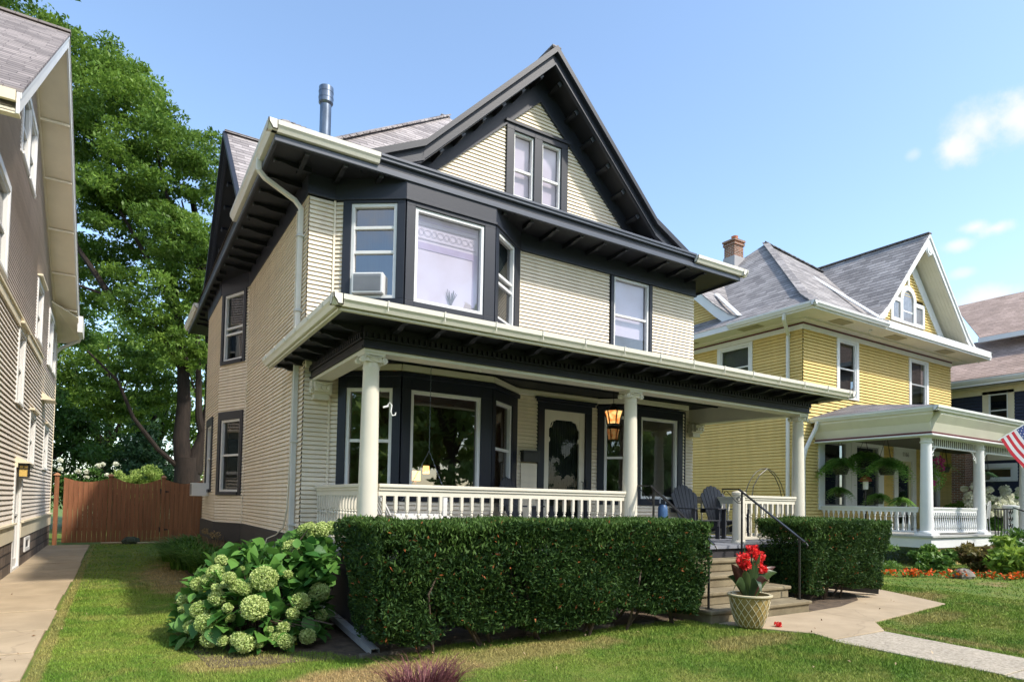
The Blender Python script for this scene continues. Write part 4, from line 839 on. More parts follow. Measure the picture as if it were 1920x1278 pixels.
# air conditioners
def aircon(fr, s0, s1, z0, z1, o, label, par=None):
    t = root('air_conditioner', tuple(fr.p((s0+s1)/2, z0, 0)), label, 'air conditioner')
    M = MB(); fr.box(M, s0, s1, z0, z1, -.1, o); M.build('case', M_white, t, bev=.012)
    M = MB(); fr.box(M, s0+.03, s1-.03, z0+.03, z1-.025, o, o+.004); M.build('grille', mat('grey_grille', (.20, .21, .23), .5), t)
    M = MB(); n = 14
    for k in range(n): z = z0+.04+(z1-z0-.08)*k/n; fr.box(M, s0+.035, s1-.035, z, z+.004, o+.004, o+.009)
    M.build('louvres', mat('pale_grille', (.40, .41, .43), .5), t)
    if s1-s0 > .5: pass
    return t
aircon(f1, .30, .76, 4.46, 4.76, .09, 'white window air conditioner in the angled upstairs bay window above the porch')
aircon(lb2, .76, 1.22, 1.50, 1.80, .36, 'white air conditioner sticking out of the side bay, above the wooden fence end')
# wire garden arch behind the porch
tr = root('wire_arch', (11.6, 8.6, 0), 'thin black wire garden arch rising behind the right porch railing', 'garden arch')
M = MB()
def arc(x0, x1, y0, y1, z0, zt, n=17): return [(x0+(x1-x0)*(1-math.cos(u))/2, y0+(y1-y0)*(1-math.cos(u))/2, z0+(zt-z0)*math.sin(u)**.8) for u in np.linspace(0, math.pi, n)]
for pts in (arc(10.85, 12.35, 8.5, 8.5, 1.0, 2.3), ): M.tube([(10.85, 8.5, 0)]+pts+[(12.35, 8.5, 0)], .008, 5)
M.tube([(11.12, 8.5, 0), (11.14, 8.5, 1.5), (11.2, 8.5, 1.9), (11.4, 8.5, 2.15), (11.66, 8.5, 2.3)], .009, 5); M.tube([(12.2, 8.5, 0), (12.18, 8.5, 1.6), (12.08, 8.5, 1.9), (11.9, 8.5, 2.15), (11.66, 8.5, 2.3)], .009, 5)
M.build('wire_hoops', M_iron, tr)
# cable on the side wall, bin, downspout extensions, pot
M = MB(); M.tube([(2.17, 9.72, 5.8), (2.17, 9.72, 3.2), (2.17, 9.74, 2.0), (2.16, 9.80, 1.3), (2.15, 9.95, 1.05), (2.12, 10.3, .92), (2.05, 10.6, .85), (2.0, 10.7, .6), (1.98, 10.5, .45)], .011, 6)
tag(M.build('wall_cable', M_cream), 'cream cable running down the side wall left of the downspout', 'cable')
M = MB(); M.cyl((2.05, 10.45, .5), (2.08, 10.5, .78), .05, .05, 10); M.tube([(2.1, 10.4, .75), (2.0, 10.2, .5), (1.98, 10.3, .25)], .02, 6); M.tube([(2.1, 10.0, .6), (1.95, 9.9, .4), (1.9, 9.8, .1)], .018, 6)
tag(M.build('hose_bib', M_down), 'pale tangle of tap and hose at the foot of the side wall', 'tap')
bl = root('storage_bin', (1.9, 12.6, 0), 'low black plastic bin beside the side wall, behind the hydrangea', 'bin')
M = MB(); M.prism([(1.55, 10.7, 0), (2.08, 10.7, 0), (2.08, 11.7, 0), (1.55, 11.7, 0)], (0, 0, .20)); M.build('body', M_iron, bl, bev=.02)
M = MB(); M.box(1.50, 2.12, 10.65, 11.75, .20, .23); M.prism([(1.52, 10.67, .23), (2.11, 10.67, .23), (2.11, 10.67, .28)], (0, 1.06, 0)); M.build('lid', M_iron, bl, bev=.01)
def spout(name, a, b, m, label, w=.085, h=.065):
    a = Vector(a); b = Vector(b); d = (b-a).normalized(); s_ = Vector((d.y, -d.x, 0)).normalized(); u = s_.cross(d)*-1; u = d.cross(s_)*-1
    if u.z < 0: u = -u
    M = MB(); t = .004
    for (x0, x1, y0, y1) in ((-w/2, w/2, 0, t), (-w/2, w/2, h-t, h), (-w/2, -w/2+t, t, h-t), (w/2-t, w/2, t, h-t)): M.prism([a+s_*x0+u*y0, a+s_*x1+u*y0, a+s_*x1+u*y1, a+s_*x0+u*y1], b-a)
    for k in (-.25, 0, .25): M.prism([a+s_*(k*w-.003)+u*h, a+s_*(k*w+.003)+u*h, a+s_*(k*w+.003)+u*(h+.003), a+s_*(k*w-.003)+u*(h+.003)], b-a)
    for k in (.25, .6): M.prism([a-s_*(w/2+.004)+u*(k*h), a-s_*(w/2)+u*(k*h), a-s_*(w/2)+u*(k*h+.01), a-s_*(w/2+.004)+u*(k*h+.01)], b-a)
    return tag(M.build(name, m), label, 'downspout')
spout('downspout_extension', (2.22, 7.9, .12), (2.14, 5.84, .015), mat('aluminium', (.50, .51, .52), .35, .15, 6, metal=.5), 'silver ribbed downspout extension on the ground between hydrangea and hedge')
spout('downspout_extension', (9.9, 7.3, .16), (11.15, 5.95, .04), M_iron, 'dark downspout extension poking out from under the short hedge', .12, .09)
pt = root('flower_pot', (6.66, 5.1, .02), 'mustard glazed pot with raised diamond lattice, planted with red canna lilies', 'plant pot')
M_pot = mat('mustard_glaze', (.24, .165, .05), .3, .12, 5, spec=.5, col2=(.36, .26, .09)); M_line = mat('pale_glaze', (.58, .51, .33), .3, spec=.6)
prof = [(.13, 0), (.15, .01), (.172, .06), (.20, .14), (.222, .24), (.235, .33), (.24, .365)]
M = MB(); M.lathe((6.66, 5.1, .02), prof+[(.262, .38), (.265, .40), (.25, .405), (.225, .40), (.215, .36), (.20, .34)], 40); M.build('pot', M_pot, pt, smooth=True)
M = MB(); M.lathe((6.66, 5.1, .02), [(.25, .378), (.266, .385), (.268, .40), (.25, .408), (.226, .402)], 40, caps=False)
def pr(z): return float(np.interp(z, [p[1] for p in prof], [p[0] for p in prof]))+.001
for k in range(16):
    for sg in (1, -1):
        M.tube([(6.66+pr(z)*math.cos(k*math.pi/8+sg*z*3.0), 5.1+pr(z)*math.sin(k*math.pi/8+sg*z*3.0), .02+z) for z in np.linspace(.015, .37, 12)], .0045, 5)
M.build('lattice_rim', M_line, pt, smooth=True)
M = MB(); M.lathe((6.66, 5.1, .36), [(.20, 0), (.05, .015), (.001, .02)], 16); M.build('soil', M_soil, pt)

# ------------------------------------------------------------------ left neighbour
T = root('house', (-6, 15, 0), 'taupe two-storey neighbour at the left edge, its gabled side facing the lawn', 'house')
Y0 = 9.0; lf = Fr((-1.65, Y0), (-1.65, 22.8)); y = lambda v: v-Y0
def linh(z):
    if z < 6.0: return (0, y(22.8))
    return (max(0, y(14.5-(9.95-z)/.75)), min(y(22.8), y(14.5+(9.95-z)/.52)))
lwins = [(13.85, 14.78, 7.5, 8.72, 0), (14.90, 15.80, 7.5, 8.72, 0), (11.6, 12.75, 4.95, 6.3, 1), (14.7, 15.5, 3.2, 4.5, 1), (17.3, 18.3, 4.95, 6.15, 1), (20.1, 21.1, 4.85, 6.15, 1), (21.25, 22.2, 4.85, 6.15, 1), (16.95, 17.85, 2.15, 3.15, 1), (20.05, 21.0, 2.15, 3.15, 1)]
holes = [(y(a)-.02, y(b)+.02, c-.02, d+.02) for a, b, c, d, k in lwins]+[(y(14.95), y(16.05), 0, 1.98)]
M = MB(); siding(M, lf, 0, y(22.8), .92, 4.62, holes, .088, .026); M.build('lower_wall', M_lsid, T)
M = MB(); siding(M, lf, 0, y(22.8), 4.62, 9.95, holes, .070, .022, lim=linh); M.build('upper_wall', M_lsid2, T)
M = MB(); lf.box(M, 0, y(18.6), 4.55, 4.72, 0, .05); lf.box(M, 0, y(18.6), 4.70, 4.74, 0, .08); M.build('belt_course', M_ltrim, T)
M = MB()
for a, b in ((Y0, 15.0), (16.0, 22.8)): lf.box(M, y(a), y(b), .60, .92, -.05, .05); lf.box(M, y(a), y(b), .90, .935, .0, .09)
lf.box(M, y(22.72), y(22.82), .92, 6.3, -.02, .03); M.build('water_table', M_ltrim, T)
M = MB()
for a, b in ((Y0, 14.95), (16.05, 22.8)): lf.box(M, y(a), y(b), -.05, .60, -.2, .03)
M.build('foundation', M_stone, T)
for a, b, c, d, k in lwins:
    window(T, lf, y(a), y(b), c, d, case=.09, head=.12, sill=.05, m_case=M_lwhite, m_sash=M_lwhite, mids=((c+d)/2,), glass=M_glassd, back=True, sash=.04)
M = MB()
for a, b, c, d, k in lwins[3:5]+lwins[7:]: lf.prism if 0 else lf.box(M, y(a)-.13, y(b)+.13, d+.12, d+.16, 0, .11)
split_build(M, 'window_hood', M_ltrim, T)
# side door with lamp
M = MB(); panel(M, lf, y(14.95), y(16.05), 0, 1.98, -.06, .04, [(y(15.07), y(15.93), .06, 1.88)]); M.build('door_frame', M_lwhite, T)
M = MB(); panel(M, lf, y(15.07), y(15.93), .06, 1.88, -.05, .0, [(y(15.15), y(15.85), .22, 1.05), (y(15.15), y(15.85), 1.09, 1.80)]); dd = M.build('door', M_lwhite, T)
M = MB(); M.poly([lf.p(y(15.1), .2, -.03), lf.p(y(15.9), .2, -.03), lf.p(y(15.9), 1.85, -.03), lf.p(y(15.1), 1.85, -.03)]); M.build('pane', M_glassd, dd)
M = MB(); lf.box(M, y(15.0), y(16.0), .1, 1.9, -.25, -.2); M.build('inner_door', mat('brown_door_paint', (.07, .035, .03), .5), dd)
M = MB(); c = lf.p(y(15.15), 1.93, .14)
for dx in (-.075, .075):
    for dy in (-.075, .075): M.box(c.x+dx-.01, c.x+dx+.01, c.y+dy-.01, c.y+dy+.01, 1.80, 2.02)
M.box(c.x-.10, c.x+.10, c.y-.10, c.y+.10, 2.02, 2.05); M.box(c.x-.09, c.x+.09, c.y-.09, c.y+.09, 1.79, 1.805); M.box(c.x-.09, c.x+.09, c.y-.085, c.y-.08, 1.95, 1.965); M.box(c.x-.005, c.x+.005, c.y-.09, c.y-.08, 1.95, 2.02); M.box(c.x-.2, c.x, c.y-.02, c.y+.02, 1.98, 2.02)
wlmp = M.build('wall_lamp', M_iron, T)
M = MB(); M.box(c.x-.07, c.x+.07, c.y-.07, c.y+.07, 1.81, 2.015); M.build('lamp_glass', mat('ochre_glass', (.62, .42, .12), .25), wlmp)
M = MB(); M.prism([lf.p(y(15.0), 2.06, 0), lf.p(y(15.0), 2.06, .24), lf.p(y(15.0), 2.20, .0)], (0, 1.0, 0)); lf.box(M, y(15.0), y(16.0), 1.98, 2.06, 0, .06); M.build('door_hood', M_ltrim, T)
M = MB(); panel(M, lf, y(16.75), y(17.6), .26, .56, .0, .06, [(y(16.83), y(17.52), .33, .50)]); M.build('basement_window', M_lwhite, T)
M = MB(); lf.poly(M, [(y(16.83), .33), (y(17.52), .33), (y(17.52), .50), (y(16.83), .50)], .031, .035); M.build('basement_pane', M_iron, T)
M = MB(); M.prism([lf.p(y(19.1), 3.78, 0), lf.p(y(19.1), 3.78, .28), lf.p(y(19.1), 3.98, .0)], (0, .8, 0)); M.build('wall_vent', M_ltrim, T)
# roof: near and far slopes, rake boards, ribbed soffit
RX = -1.08; N0, N1 = 8.9, 21.5
zn = lambda v: 10.25-(14.5-v)*.75 if v < 14.5 else 10.25-(v-14.5)*.52
M = MB()
for a, b in ((N0, 14.5), (14.5, N1)):
    M.prism([(RX+.02, a, zn(a)), (-11, a, zn(a)), (-11, b, zn(b)), (RX+.02, b, zn(b))], (0, 0, -.04))
M.box(-11, RX+.03, 14.42, 14.58, 10.235, 10.275); M.build('roof', M_shingl, T)
M = MB()
for a, b, h in ((N0-.02, 14.5, .24), (14.5, N1+.02, .24)):
    M.prism([(RX, a, zn(a)-.045), (RX, b, zn(b)-.045), (RX, b, zn(b)-.045-h), (RX, a, zn(a)-.045-h)], (-.035, 0, 0))
    M.prism([(RX+.012, a, zn(a)-.04), (RX+.012, b, zn(b)-.04), (RX+.012, b, zn(b)-.11), (RX+.012, a, zn(a)-.11)], (-.011, 0, 0))
M.build('rake_board', M_lwhite, T, bev=.005)
M = MB()
for a, b in ((N0, 14.5), (14.5, 22.8)): M.prism([(RX-.03, a, zn(a)-.27), (-1.65, a, zn(a)-.27), (-1.65, b, zn(b)-.27), (RX-.03, b, zn(b)-.27)] if b < 20 else [(RX-.03, a, zn(a)-.27), (-1.65, a, zn(a)-.27), (-1.65, N1, zn(N1)-.27), (RX-.03, N1, zn(N1)-.27)], (0, 0, .02))
M.poly([(RX-.03, N1, zn(N1)-.27), (-1.65, N1, zn(N1)-.27), (-1.65, 22.8, 6.0), (RX-.03, 22.4, 6.15)])
M.prism([(-1.65, 20.6, 6.6), (RX, 21.3, 6.42), (RX, 22.5, 5.95), (-1.65, 22.8, 5.95)], (0, 0, -.03))
M.build('rake_soffit', M_ltrim, T)
M = MB()
for v in (11.0, 12.6, 16.0, 17.3, 18.6, 19.9, 21.1): M.beam((RX-.03, v, zn(v)-.30), (-1.65, v, zn(v)-.30), .09, .045)
M.beam((-1.62, 14.5, zn(14.5)-.31), (-1.62, N1, zn(N1)-.31), .03, .08); split_build(M, 'soffit_batten', M_ltrim, T)
M = MB(); M.box(-9, RX-.04, N0-.05, N0, zn(N0)-.17, zn(N0)-.05); M.box(-9, RX+.0, N0, Y0, zn(N0)-.30, zn(N0)-.28); M.build('eave_board', M_ltrim, T)
M = MB(); siding(M, Fr((-9, Y0), (-1.65, Y0)), 0, 7.35, 0, 6.0, (), .11, .02); M.box(-9, -8.9, Y0, 22.8, 0, 6); M.box(-9, -1.66, 22.7, 22.8, 0, 6); M.build('end_wall', M_lsid, T)
M = MB(); gutter(M, (RX+.02, 21.55, 6.38), (-9, 22.4, 6.38), (0, 1, 0), .14, .14); M.box(RX-.02, RX+.10, 21.5, 22.5, 6.05, 6.5); M.build('gutter', M_lwhite, T)
downspout('downspout', [(RX+.02, 22.3, 6.1), (RX-.02, 22.4, 5.98), (-1.55, 22.85, 5.78), (-1.70, 22.9, 5.6), (-1.70, 22.9, .2)], M_lwhite, T, .09)

# ------------------------------------------------------------------ wooden fence
F_ = root('fence', (.4, 22.95, 0), 'reddish-brown board fence with scalloped top closing the gap between the houses', 'fence')
FY = 22.95
posts = [(-1.50, 2.08), (-.16, 2.10), (1.26, 2.10), (2.42, 2.02)]
for x, z in posts:
    M = MB(); M.box(x-.055, x+.055, FY-.06, FY+.05, -.05, z-.05); p_ = M.build('post', M_fence, F_, bev=.006)
    M = MB(); M.box(x-.085, x+.085, FY-.09, FY+.08, z-.05, z-.025); M.prism([(x-.07, FY-.075, z-.025), (x+.07, FY-.075, z-.025), (x, FY-.005, z+.03)], (0, .001, 0)); M.lathe((x, FY, z-.025), [(.085, 0), (.04, .04), (.005, .06)], 4); M.build('post_cap', M_fencet, p_)
def boards(x0, x1, n, name, zside, zmid):
    M = MB()
    for k in range(n):
        a = x0+(x1-x0)*k/n; b = x0+(x1-x0)*(k+1)/n-.006; o = .004*((k*5) % 3)
        za = zside-(zside-zmid)*math.sin(math.pi*(a-x0)/(x1-x0)); zb = zside-(zside-zmid)*math.sin(math.pi*(b-x0)/(x1-x0))
        M.prism([(a, FY-.025-o, .05), (b, FY-.025-o, .05), (b, FY-.025-o, zb), (a, FY-.025-o, za)], (0, .02, 0))
    for z in (.4, 1.55): M.box(x0, x1, FY, FY+.04, z, z+.09)
    return M.build(name, M_fence, F_)
boards(-1.33, -.22, 9, 'panel', 1.98, 1.86); boards(-.10, 1.20, 11, 'panel', 2.03, 1.84); gt = boards(1.32, 2.36, 8, 'gate', 2.0, 1.88)
for z in (1.62, .42):
    M = MB(); M.prism([(1.16, FY-.05, z+.09), (1.18, FY-.05, z-.09), (1.30, FY-.05, z-.03), (1.42, FY-.05, z-.012), (1.42, FY-.05, z+.012), (1.30, FY-.05, z+.03)], (0, .012, 0)); M.build('hinge', M_iron, gt)
def rock(name, c, r, label, m, cat='rock', seed=1):
    g = np.random.default_rng(seed); n = 16; M = MB(); vs = []; 
    for j in range(7):
        ph = (j/6)*math.pi
        for i in range(n):
            k = 1+.09*g.normal()*(0 < j < 6); t = 2*math.pi*i/n; vs.append((c[0]+r[0]*k*math.sin(ph)*math.cos(t), c[1]+r[1]*k*math.sin(ph)*math.sin(t), c[2]+r[2]*k*math.cos(ph)))
    M.add(vs, [(j*n+i, j*n+(i+1) % n, (j+1)*n+(i+1) % n, (j+1)*n+i) for j in range(6) for i in range(n)]); return tag(M.build(name, m), label, cat)
M_rock = mat('grey_fieldstone', (.12, .11, .09), .9, .3, 4, .8, 20, col2=(.26, .24, .20))
rock('rock', (.42, 22.6, .09), (.24, .16, .14), 'dark mossy stone lying against the foot of the wooden fence', mat('mossy_stone', (.05, .06, .04), .9, .3, 5, .8, 20))
rock('rock', (15.9, 6.62, .06), (.26, .2, .16), 'pale boulder in the edge of the flower border of the yellow house', M_rock, seed=4)
M = MB(); M.tube([(-.35, 22.75, .03), (.1, 22.7, .04), (.6, 22.55, .03), (1.1, 22.68, .03), (1.5, 22.8, .03)], .03, 6); tag(M.build('edging_log', M_conc), 'pale strip of edging along the foot of the fence', 'edging')
M = MB()
for a, b, w in (((2.0, 5.86), (2.75, 5.90), .08), ((3.05, 6.0), (3.6, 5.98), .08), ((4.6, 5.92), (5.2, 5.96), .07), ((5.55, 5.90), (5.8, 5.93), .14)): M.beam((*a, .015), (*b, .015), w, .05)
tag(M.build('bed_edging', mat('old_edging_concrete', (.13, .11, .085), .9, .3, 5, .8, 30), bev=.01), 'broken line of low concrete edging between lawn and hedge bed', 'edging')

# ------------------------------------------------------------------ yellow house
Q = root('house', (21.8, 15, 0), 'yellow clapboard house with white trim, steep front gable and arched attic window', 'house')
YX, YY, YXR = 17.25, 11.37, 26.4
ys_ = Fr((YX, 21.5), (YX, YY)); yf = Fr((YX, YY), (YXR, YY)); sY = lambda v: 21.5-v; sX = lambda v: v-YX
sw_ = (13.25, 14.40, 5.35, 6.72); fws = [(19.12, 20.05, 5.0, 6.76), (23.50, 24.55, 5.0, 6.72)]
pws = [(18.30, 19.42, 1.55, 3.50), (20.05, 21.35, 1.55, 3.50), (24.35, 25.25, 1.25, 3.45)]
M = MB(); siding(M, ys_, 0, ys_.L, .5, 6.83, [(sY(sw_[1])-.02, sY(sw_[0])+.02, sw_[2], sw_[3])], .098, .030); M.build('side_wall', M_yel, Q)
M = MB(); siding(M, yf, 0, yf.L, .8, 6.83, [(sX(a)-.02, sX(b)+.02, c, d) for a, b, c, d in fws+pws]+[(sX(22.5), sX(23.55), .82, 3.45)], .098, .030); M.build('front_wall', M_yel, Q)
window(Q, ys_, sY(sw_[1]), sY(sw_[0]), sw_[2], sw_[3], case=.13, head=.1, m_case=M_ywhite, m_sash=M_ywhite, mids=(6.05,), glass=M_glassd, back=True, bm_=M_blind)
for a, b, c, d in fws: window(Q, yf, sX(a), sX(b), c, d, case=.15, head=.07, m_case=M_ywhite, m_sash=M_ywhite, mids=(5.9,), glass=M_glassd, back=True)
for a, b, c, d in pws: window(Q, yf, sX(a), sX(b), c, d, case=.3 if a < 22 else .2, head=.36, sill=.12, m_case=M_ywhite, m_sash=mat('grey_sash_paint', (.30, .31, .31), .5), mids=() if a < 24 else (2.35,), glass=M_glassd, back=True, oc=.05 if a < 20 else .045)
D = MB(); panel(D, yf, sX(22.3), sX(23.75), .82, 3.75, -.05, .05, [(sX(22.55), sX(23.5), .85, 3.15)]); D.build('door_frame', M_ywhite, Q)
D = MB(); panel(D, yf, sX(22.55), sX(23.5), .85, 3.15, -.06, -.01, [(sX(22.68), sX(23.37), 1.0, 3.0)]); dq = D.build('front_door', mat('cream_door_paint', (.55, .52, .36), .5), Q)
D = MB(); D.poly([yf.p(sX(22.68), 1, -.04), yf.p(sX(23.37), 1, -.04), yf.p(sX(23.37), 3, -.04), yf.p(sX(22.68), 3, -.04)]); D.build('pane', M_glassd, dq)
D = MB(); yf.box(D, sX(22.5), sX(23.5), .9, 3.1, -.2, -.18); D.build('inner_door', M_black, dq)
def text(body, loc, size, rot, m, par, name='house_number', ext=.004):
    c = bpy.data.curves.new(name, 'FONT'); c.body = body; c.size = size; c.extrude = ext; c.align_x = 'CENTER'; o0 = bpy.data.objects.new('tmp', c); COL.objects.link(o0); bpy.context.view_layer.update(); me = bpy.data.meshes.new_from_object(o0.evaluated_get(bpy.context.evaluated_depsgraph_get())); bpy.data.objects.remove(o0); o = bpy.data.objects.new(name, me); COL.objects.link(o)
    me.materials.clear(); me.materials.append(m); o.parent = par; o.location = Vector(loc)-ORG[par.name]; o.rotation_euler = rot; return o
text('1166', (23.02, YY-.062, 3.30), .22, (R(90), 0, 0), mat('pewter_numbers', (.35, .34, .32), .4), Q)
M = MB()
for fr_, a, b in ((ys_, 0, ys_.L), (yf, -.05, yf.L)): fr_.box(M, a, b, 6.83, 6.97, 0, .05)
M.build('frieze_band', M_ywhite, Q)
M = MB()
for fr_, a, b in ((ys_, 0, ys_.L), (yf, -.06, yf.L)): fr_.box(M, a, b, 6.97, 7.02, 0, .06)
M.build('maroon_stripe', M_maroon, Q)
ex0, ex1, ey0, ey1 = 16.32, 27.33, 10.44, 21.6
M = MB(); M.box(ex0, ex1, ey0, YY+.02, 7.08, 7.10); M.box(ex0, YX+.02, YY+.02, ey1, 7.08, 7.10); M.box(YXR-.02, ex1, YY+.02, ey1, 7.08, 7.10)
for fr_, a, b in ((ys_, 0, ys_.L), (yf, -.3, yf.L+.3)): fr_.box(M, a, b, 7.02, 7.087, 0, .30)
M.build('soffit', M_ysoff, Q)
M = MB()
for x in (17.9, 21.0, 24.3): M.box(x, x+.75, 10.62, 10.98, 7.066, 7.075)
for v in (12.4, 15.0): M.box(16.5, 16.85, v, v+.75, 7.066, 7.075)
split_build(M, 'soffit_vent', mat('tan_vent_mesh', (.34, .31, .20), .8), Q)
M = MB(); M.box(ex0-.02, ex1+.02, ey0-.02, ey0, 7.06, 7.24); M.box(ex0-.02, ex0, ey0, ey1, 7.06, 7.24); M.box(ex1, ex1+.02, ey0, ey1, 7.06, 7.24); M.build('fascia', M_ywhite, Q)
def gutq(p, q, n): M = MB(); gutter(M, p, q, n, .13, .13); return M.build('gutter', M_ywhite, Q)
gutq((ex0-.15, ey0-.02, 7.11), (20.1, ey0-.02, 7.11), (0, -1, 0)); gutq((ex0-.02, ey0-.15, 7.11), (ex0-.02, 13.3, 7.11), (-1, 0, 0))
downspout('downspout', [(ex0-.05, 11.3, 7.08), (ex0-.02, 11.35, 6.95), (YX-.08, 11.8, 6.72), (YX-.07, 11.82, 6.6), (YX-.07, 11.82, .2)], M_ywhite, Q, .10)
M = MB(); hiproof(M, [(ex0-.04, ex1+.04, ey0-.05, ey1, 7.24), (ex0+.8, ex1-.8, ey0+.8, ey1-.8, 7.80)], ((21.8, 16.0), (21.8, 16.0)), 12.05); M.build('roof', M_shing2, Q)
M = MB()
for cx, cy in ((ex0-.04, ey0-.05), (ex1+.04, ey0-.05)):
    P = [Vector((cx, cy, 7.25)), Vector((cx+(.84 if cx < 20 else -.84), cy+.85, 7.82)), Vector((21.8, 16, 12.07))]
    for a, b in zip(P[:-1], P[1:]):
        n = int((b-a).length/.2)
        for i in range(n): M.beam(a+(b-a)*i/n+Vector((0, 0, .01)), a+(b-a)*(i+1.2)/n+Vector((0, 0, .03)), .24, .02)
M.build('roof_hip_caps', M_shing2, Q)
# front gable of the yellow house
gq = Fr((23.5, YY), (24.5, YY))
def qlim(z): h = max(0, (9.92-z))/1.045; return (-h, h)
M = MB(); siding(M, gq, -2.4, 2.4, 7.25, 9.9, [(-1.3, .85, 7.95, 8.9)], .098, .030, lim=qlim); M.build('gable_wall', M_yel, Q)
tp = [(0, 11.02), (2.7, 8.05), (3.15, 7.68), (3.72, 7.30)]
M = MB()
for sg in (1, -1):
    for (a, za), (b, zb) in zip(tp[:-1], tp[1:]): M.prism([gq.p(sg*a, za, .66), gq.p(sg*a, za, -5.5), gq.p(sg*b, zb, -5.5 if a == 0 else -1.6), gq.p(sg*b, zb, .66)], (0, 0, -.035))
gq.box(M, -.1, .1, 11.0, 11.045, -5.2, .67); M.build('gable_roof', M_shing2, Q)
M = MB()
for sg in (1, -1):
    for (a, za), (b, zb) in zip(tp[:-1], tp[1:]):
        gq.poly(M, [(sg*a, za-.04), (sg*b, zb-.04), (sg*b, zb-.30), (sg*a, za-.36)], .58, .63); gq.poly(M, [(sg*a, za-.03), (sg*b, zb-.03), (sg*b, zb-.12), (sg*a, za-.14)], .63, .67)
    gq.poly(M, [(0, 9.90), (sg*2.45, 7.30), (sg*2.9, 7.30), (0, 10.45)], 0, .04)
gq.box(M, -3.35, 3.78, 7.12, 7.34, .55, 1.0); M.build('bargeboard', M_ywhite, Q, bev=.006)
M = MB()
for sg in (1, -1): 
    gq.poly(M, [(0, 10.62), (sg*3.0, 7.40), (sg*3.0, 7.42), (0, 10.64)], -.2, .60)
    for k in range(5): M.beam(gq.p(sg*.0, 10.615, .1+.1*k), gq.p(sg*3.0, 7.395, .1+.1*k), .008, .012)
M.build('gable_soffit', M_ysoff, Q)
M = MB(); M.cyl(gq.p(0, 10.42, .62), gq.p(0, 10.42, .66), .17, n=20); M.cyl(gq.p(0, 10.42, .66), gq.p(0, 10.42, .68), .10, n=16); gq.poly(M, [(-.25, 10.66), (.25, 10.66), (.20, 10.35), (0, 10.2), (-.20, 10.35)], .60, .625); M.build('gable_rosette', M_ywhite, Q, bev=.006)
M = MB(); panel(M, gq, -1.36, .90, 7.93, 8.78, -.05, .06, [(-1.22, -.76, 8.06, 8.64), (-.58, .12, 8.02, 8.78), (.30, .76, 8.06, 8.64)])
n = 14
for k in range(n):
    a0, a1 = math.pi*k/n, math.pi*(k+1)/n; c0, s0, c1, s1 = math.cos(a0), math.sin(a0), math.cos(a1), math.sin(a1)
    gq.poly(M, [(-.23+.35*c0, 8.78+.35*s0), (-.23+.53*c0, 8.78+.53*s0), (-.23+.53*c1, 8.78+.53*s1), (-.23+.35*c1, 8.78+.35*s1)], -.05, .07)
gq.box(M, -.28, -.18, 9.30, 9.72, .0, .08); gq.box(M, -.58, .12, 8.36, 8.41, -.02, .03); M.build('attic_window_frame', M_ywhite, Q)
M = MB(); gq.poly(M, [(-1.22, 8.06), (-.76, 8.06), (-.76, 8.64), (-1.22, 8.64)], .022, .024); gq.poly(M, [(.30, 8.06), (.76, 8.06), (.76, 8.64), (.30, 8.64)], .022, .024)
gq.poly(M, [(-.58, 8.02), (.12, 8.02)]+[(-.23+.35*math.cos(a), 8.78+.35*math.sin(a)) for a in np.linspace(0, math.pi, 15)], .022, .024); M.build('attic_pane', mat('screened_glass', (.20, .21, .23), .15, .25, 8, spec=.8), Q)
# side gable pediment
sgq = Fr((YX-.0, 17.4), (YX, 16.4)); M = MB()
siding(M, sgq, -3.6, 3.6, 7.45, 10.3, (), .098, .030, lim=lambda z: (-max(0, 10.4-z)*1.25, max(0, 10.4-z)*1.25)); M.build('side_gable_wall', M_yel, Q)
tp2 = [(0, 11.1), (3.1, 8.25), (3.7, 7.78), (4.2, 7.55)]
M = MB()
for sg in (1, -1):
    for (a, za), (b, zb) in zip(tp2[:-1], tp2[1:]): M.prism([sgq.p(sg*a, za, .5), sgq.p(sg*a, za, -3.6), sgq.p(sg*b, zb, -1.2 if a else -3.6), sgq.p(sg*b, zb, .5)], (0, 0, -.035))
M.build('side_gable_roof', M_shing2, Q)
M = MB()
for sg in (1, -1):
    for (a, za), (b, zb) in zip(tp2[:-1], tp2[1:]): sgq.poly(M, [(sg*a, za-.04), (sg*b, zb-.04), (sg*b, zb-.42), (sg*a, za-.42)], .3, .46)
M.beam((16.75, 13.25, 7.60), (17.6, 14.9, 8.9), .16, .03); M.build('side_bargeboard', M_ywhite, Q)
M = MB()
for a, b in (((19.85, 10.42, 7.34), (21.55, 14.2, 10.35)), ): M.beam(a, b, .16, .03)
M.build('valley_flashing', M_ywhite, Q)
M = MB(); cx, cy = 20.80, 16.75; M.box(cx-.27, cx+.27, cy-.25, cy+.25, 9.5, 12.07); M.box(cx-.31, cx+.31, cy-.29, cy+.29, 11.93, 12.03); M.box(cx-.33, cx+.33, cy-.31, cy+.31, 12.07, 12.15); ch = M.build('chimney', M_brick, Q)
M = MB(); M.lathe((cx+.05, cy, 12.15), [(.13, 0), (.12, .15), (.14, .22), (.10, .24)], 16); M.build('chimney_pot', mat('terracotta', (.50, .17, .08), .8), ch, smooth=True)
M = MB(); M.box(cx-.30, cx+.30, cy-.28, cy+.28, 10.6, 11.47); M.build('chimney_flashing', mat('lead_flashing', (.36, .35, .35), .6), ch)
